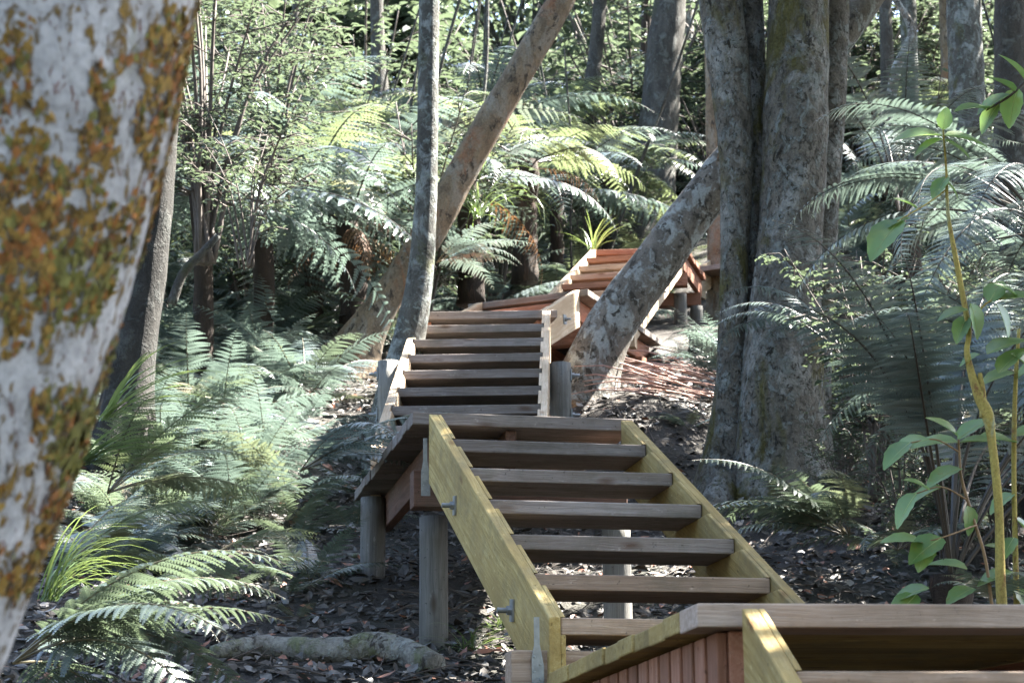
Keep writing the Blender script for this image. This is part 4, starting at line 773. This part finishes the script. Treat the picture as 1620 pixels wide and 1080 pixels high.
    sapling('yellow barked sapling with large bright leaves standing at the right', [[(1592, 1060, 17, S), (1583, 920, 16, S), (1580, 800, 14, S), (1568, 690, 14, S), (1562, 655, 20, S), (1546, 620, 16, S), (1530, 560, 10, S), (1532, 520, 9, S), (1516, 430, 9, S), (1500, 340, 6, S), (1497, 270, 4, S), (1492, 205, 3, S)],
        [(1556, 660, 13, S), (1554, 620, 11, S), (1550, 590, 7, S)], [(1497, 300, 3, S), (1470, 320, 2.5, S-.05), (1420, 350, 2, S-.1)], [(1532, 520, 4, S), (1560, 480, 3, S), (1600, 470, 2, S)]], S,
        [(1490, 215, S, 178, 75), (1494, 215, S, -2, 70), (1492, 205, S-.05, 80, 35), (1492, 220, S-.05, 200, 50), (1494, 222, S-.05, -20, 48), (1498, 280, S, 230, 45), (1495, 285, S, -40, 35), (1425, 348, S-.1, 225, 85), (1440, 345, S-.1, 195, 55), (1450, 330, S, 150, 40),
         (1532, 490, S-.05, 190, 50), (1535, 480, S-.05, -70, 55), (1530, 500, S, 240, 45), (1565, 478, S, 60, 50), (1580, 475, S, 10, 60), (1575, 480, S, -60, 60), (1610, 470, S, 140, 40), (1562, 560, S, 30, 70), (1580, 590, S, 50, 60), (1600, 560, S, -30, 60), (1550, 560, S, 200, 35)], B_yellow)
    sapling('thin pale sapling close to the right edge beside the yellow barked one', [[(1610, 1050, 10, 6.9), (1607, 900, 9, 6.9), (1604, 740, 8, 6.9), (1606, 620, 7, 6.9), (1612, 520, 5, 6.9)]], 6.9,
        [(1606, 700, 6.9, 170, 70), (1606, 690, 6.9, 20, 60), (1604, 780, 6.9, 210, 50), (1606, 820, 6.9, -40, 60), (1606, 590, 6.9, 190, 60), (1608, 600, 6.9, 40, 60), (1604, 850, 6.8, 230, 45), (1608, 880, 6.9, 150, 50), (1603, 905, 6.8, 190, 60), (1608, 930, 6.9, -60, 50)], B_yellow)
    sapling('leafy seedling with a yellowing leaf on a bent brown stem', [[(1575, 1010, 6, 6.8), (1560, 890, 5, 6.8), (1540, 820, 5, 6.8), (1522, 760, 5, 6.8), (1518, 720, 4, 6.8), (1516, 690, 3, 6.8)], [(1530, 790, 3, 6.8), (1490, 770, 2.5, 6.75), (1450, 780, 2, 6.7)], [(1518, 715, 3, 6.8), (1480, 695, 2.5, 6.75), (1440, 700, 2, 6.7)], [(1545, 830, 3, 6.8), (1490, 850, 2.5, 6.7), (1450, 860, 2, 6.7)]], 6.8,
        [(1516, 700, 6.8, 175, 70), (1518, 700, 6.8, 5, 60), (1515, 690, 6.75, 140, 55), (1516, 695, 6.75, 40, 60), (1470, 695, 6.72, 190, 60), (1440, 700, 6.7, 215, 60), (1520, 740, 6.8, 200, 65), (1490, 770, 6.75, 200, 75), (1450, 780, 6.7, 230, 60), (1470, 775, 6.7, 150, 45),
         (1490, 850, 6.7, 210, 70), (1460, 858, 6.7, 170, 65), (1470, 860, 6.7, 240, 50), (1530, 800, 6.78, -80, 45), (1530, 900, 6.8, 160, 60), (1540, 930, 6.8, 200, 55), (1450, 940, 6.75, 220, 60), (1470, 930, 6.75, 190, 60)], plain('brown_stem', (.20,.12,.05), .6))
    sapling('leafy twig hanging at the upper right corner', [[(1640, 110, 5, 7.4), (1600, 150, 4, 7.4), (1560, 175, 2, 7.4)]], 7.4, [(1600, 150, 7.4, 200, 60), (1605, 145, 7.4, 150, 55), (1580, 165, 7.4, 230, 50), (1565, 172, 7.4, 180, 60), (1610, 140, 7.4, 250, 60), (1620, 125, 7.4, 130, 55)], B_twig)
build_plants()

# ------------------------------------------------------------------ litter, twigs, fallen wood
def build_litter():
    mats = [plain('litter_brown', (.062,.052,.042), .6, 0, 30, .5), plain('litter_grey', (.115,.11,.102), .5, 0, 30, .4), plain('litter_red', (.26,.115,.07), .55, 0, 30, .4), plain('litter_pale', (.24,.22,.20), .45, 0, 30, .3), plain('litter_dark', (.045,.04,.034), .7, 0, 30, .4)]
    rg = random.Random(3); mb = MB(); n = 0
    while n < 32000:
        y = 6.8 + 10.5*rg.random()**1.15; x = rg.uniform(-.26, .26)*y
        n += 1; z = G(x, y); a = rg.uniform(0, 6.28); s = rg.uniform(.022, .068)*(1.0 if rg.random() < .85 else 1.5)
        d = Vector((math.cos(a), math.sin(a), math.sin(a)*.38 + rg.uniform(-.25, .45))); u = Vector((rg.uniform(-.55, .55), -.38 + rg.uniform(-.55, .55), 1)).normalized()
        add_leaf(mb, Vector((x, y, z + rg.uniform(.0, .03))), d, u, s, s*rg.uniform(.38, .62), rg.choices((0, 1, 2, 3, 4), (.42, .22, .08, .05, .23))[0], rg.uniform(-.25, .35), rg.uniform(-.4, .6))
    tag(link('leaf_litter', mb.mesh('leaf_litter', mats)), 'fallen dead leaves carpeting the slope on both sides of the stairs', 'leaf litter', kind='stuff')
    mb = MB()
    for i in range(900):
        y = 7 + 9*rg.random(); x = rg.uniform(-.25, .25)*y; a = rg.uniform(0, 6.28); l = rg.uniform(.1, .45); p = Vector((x, y, G(x, y)+.015)); q = Vector((x+math.cos(a)*l, y+math.sin(a)*l, 0)); q.z = G(q.x, q.y)+rg.uniform(.01, .06); m_ = p.lerp(q, .5)+Vector((rg.uniform(-.03, .03), 0, rg.uniform(0, .03)))
        r = rg.uniform(.0015, .005); mb.tube([p, m_, q], [r, r*.9, r*.5], 5)
    tag(link('twig_litter', mb.mesh('twig_litter', B_twig)), 'thin broken twigs scattered through the leaf litter', 'twigs', kind='stuff')
    def log(label, pts, mat, name='fallen_branch', cat='branch', seg=16, wob=.12, dz=0.0):
        rows = []
        for a, b, wd in pts:
            p = on_ground(a, b); r = wd/2*px_size(p); rows.append((p.x, p.y, p.z + r*.5 + dz, r))
        sp = spline(rows, 8); b0 = sp[len(sp)//2][:3].copy(); m2 = MB(); m2.tube(sp[:, :3]-b0, sp[:, 3], seg, wob=wob, seed=pts[0][0], freq=5)
        tag(link(name, m2.mesh(name, mat, True), None, b0), label, cat)
    log('long pale mossy log lying across the bottom below the round post', [(335, 1052, 26), (420, 1045, 40), (520, 1050, 44), (610, 1055, 48), (690, 1075, 44)], B_log, 'fallen_log', 'log', 30, .26, .015)
    log('crooked grey branch lying in the litter left of the round post', [(452, 905, 12), (480, 902, 15), (510, 912, 16), (545, 918, 14)], B_log)
    log('small grey stick lying above the crooked branch in the litter', [(510, 885, 8), (535, 888, 11), (568, 884, 9)], B_log)
    log('straight dark branch lying on the slope left of the narrow flight', [(510, 662, 9), (550, 661, 10), (602, 662, 9)], B_dark)
    log('bare pale twig bending down through the ferns', [(300, 930, 5), (320, 965, 4), (338, 1000, 3)], B_log)
    log('curved grey root on the litter beside the massive trunk', [(1128, 705, 10), (1136, 722, 11), (1132, 742, 10), (1122, 760, 8)], B_log)
    log('broken dark log resting beyond the fallen stalks', [(1035, 590, 26), (1065, 572, 34), (1100, 556, 36)], B_dark, 'fallen_log', 'log', 18, .25, .06)
    b = at_y(375, 480, 12.8); m2 = MB(); sp = spline([[*(at_y(a, c, 12.8)-b), wd/2*px_size(b)] for a, c, wd in [(272, 480, 16), (290, 432, 15), (320, 400, 13), (345, 372, 10)]], 6); m2.tube(sp[:, :3], sp[:, 3], 10, wob=.15, seed=2, freq=9)
    tag(link('dead_branch', m2.mesh('dead_branch', B_dark, True), None, b), 'bent dead branch sticking up out of the upper fern bank', 'branch')
    # heap of dead fern stalks
    ms = []
    for k in range(4):
        m2 = MB(); l = 1.0; m2.tube([(0, 0, 0), (l*.35, (k-1.5)*.02, .05), (l*.7, (k-1.5)*.03, .05), (l, (k-1.5)*.09, -.02)], [.011, .010, .008, .004], 7); ms.append(m2.mesh('fern_stalk', B_stalk, True))
    for i in range(60):
        t = rg.random(); a, c = 1150 - 110*rg.random()**1.1, 628 + rg.uniform(-26, 22); p = on_ground(a, c); p.z += .03 + rg.random()*.10
        ang = math.pi - R(6) + R(rg.gauss(0, 11)); o = link('fern_stalk', ms[i % 4], None, p, (R(rg.uniform(-20, 20)), -R(rg.uniform(2, 16)) , ang), rg.uniform(.35, .62))
        tag(o, 'bare reddish dead fern stalk in the heap beyond the leaning trunk', 'fern stalk', 'heaped dead fern stalks')
build_litter()
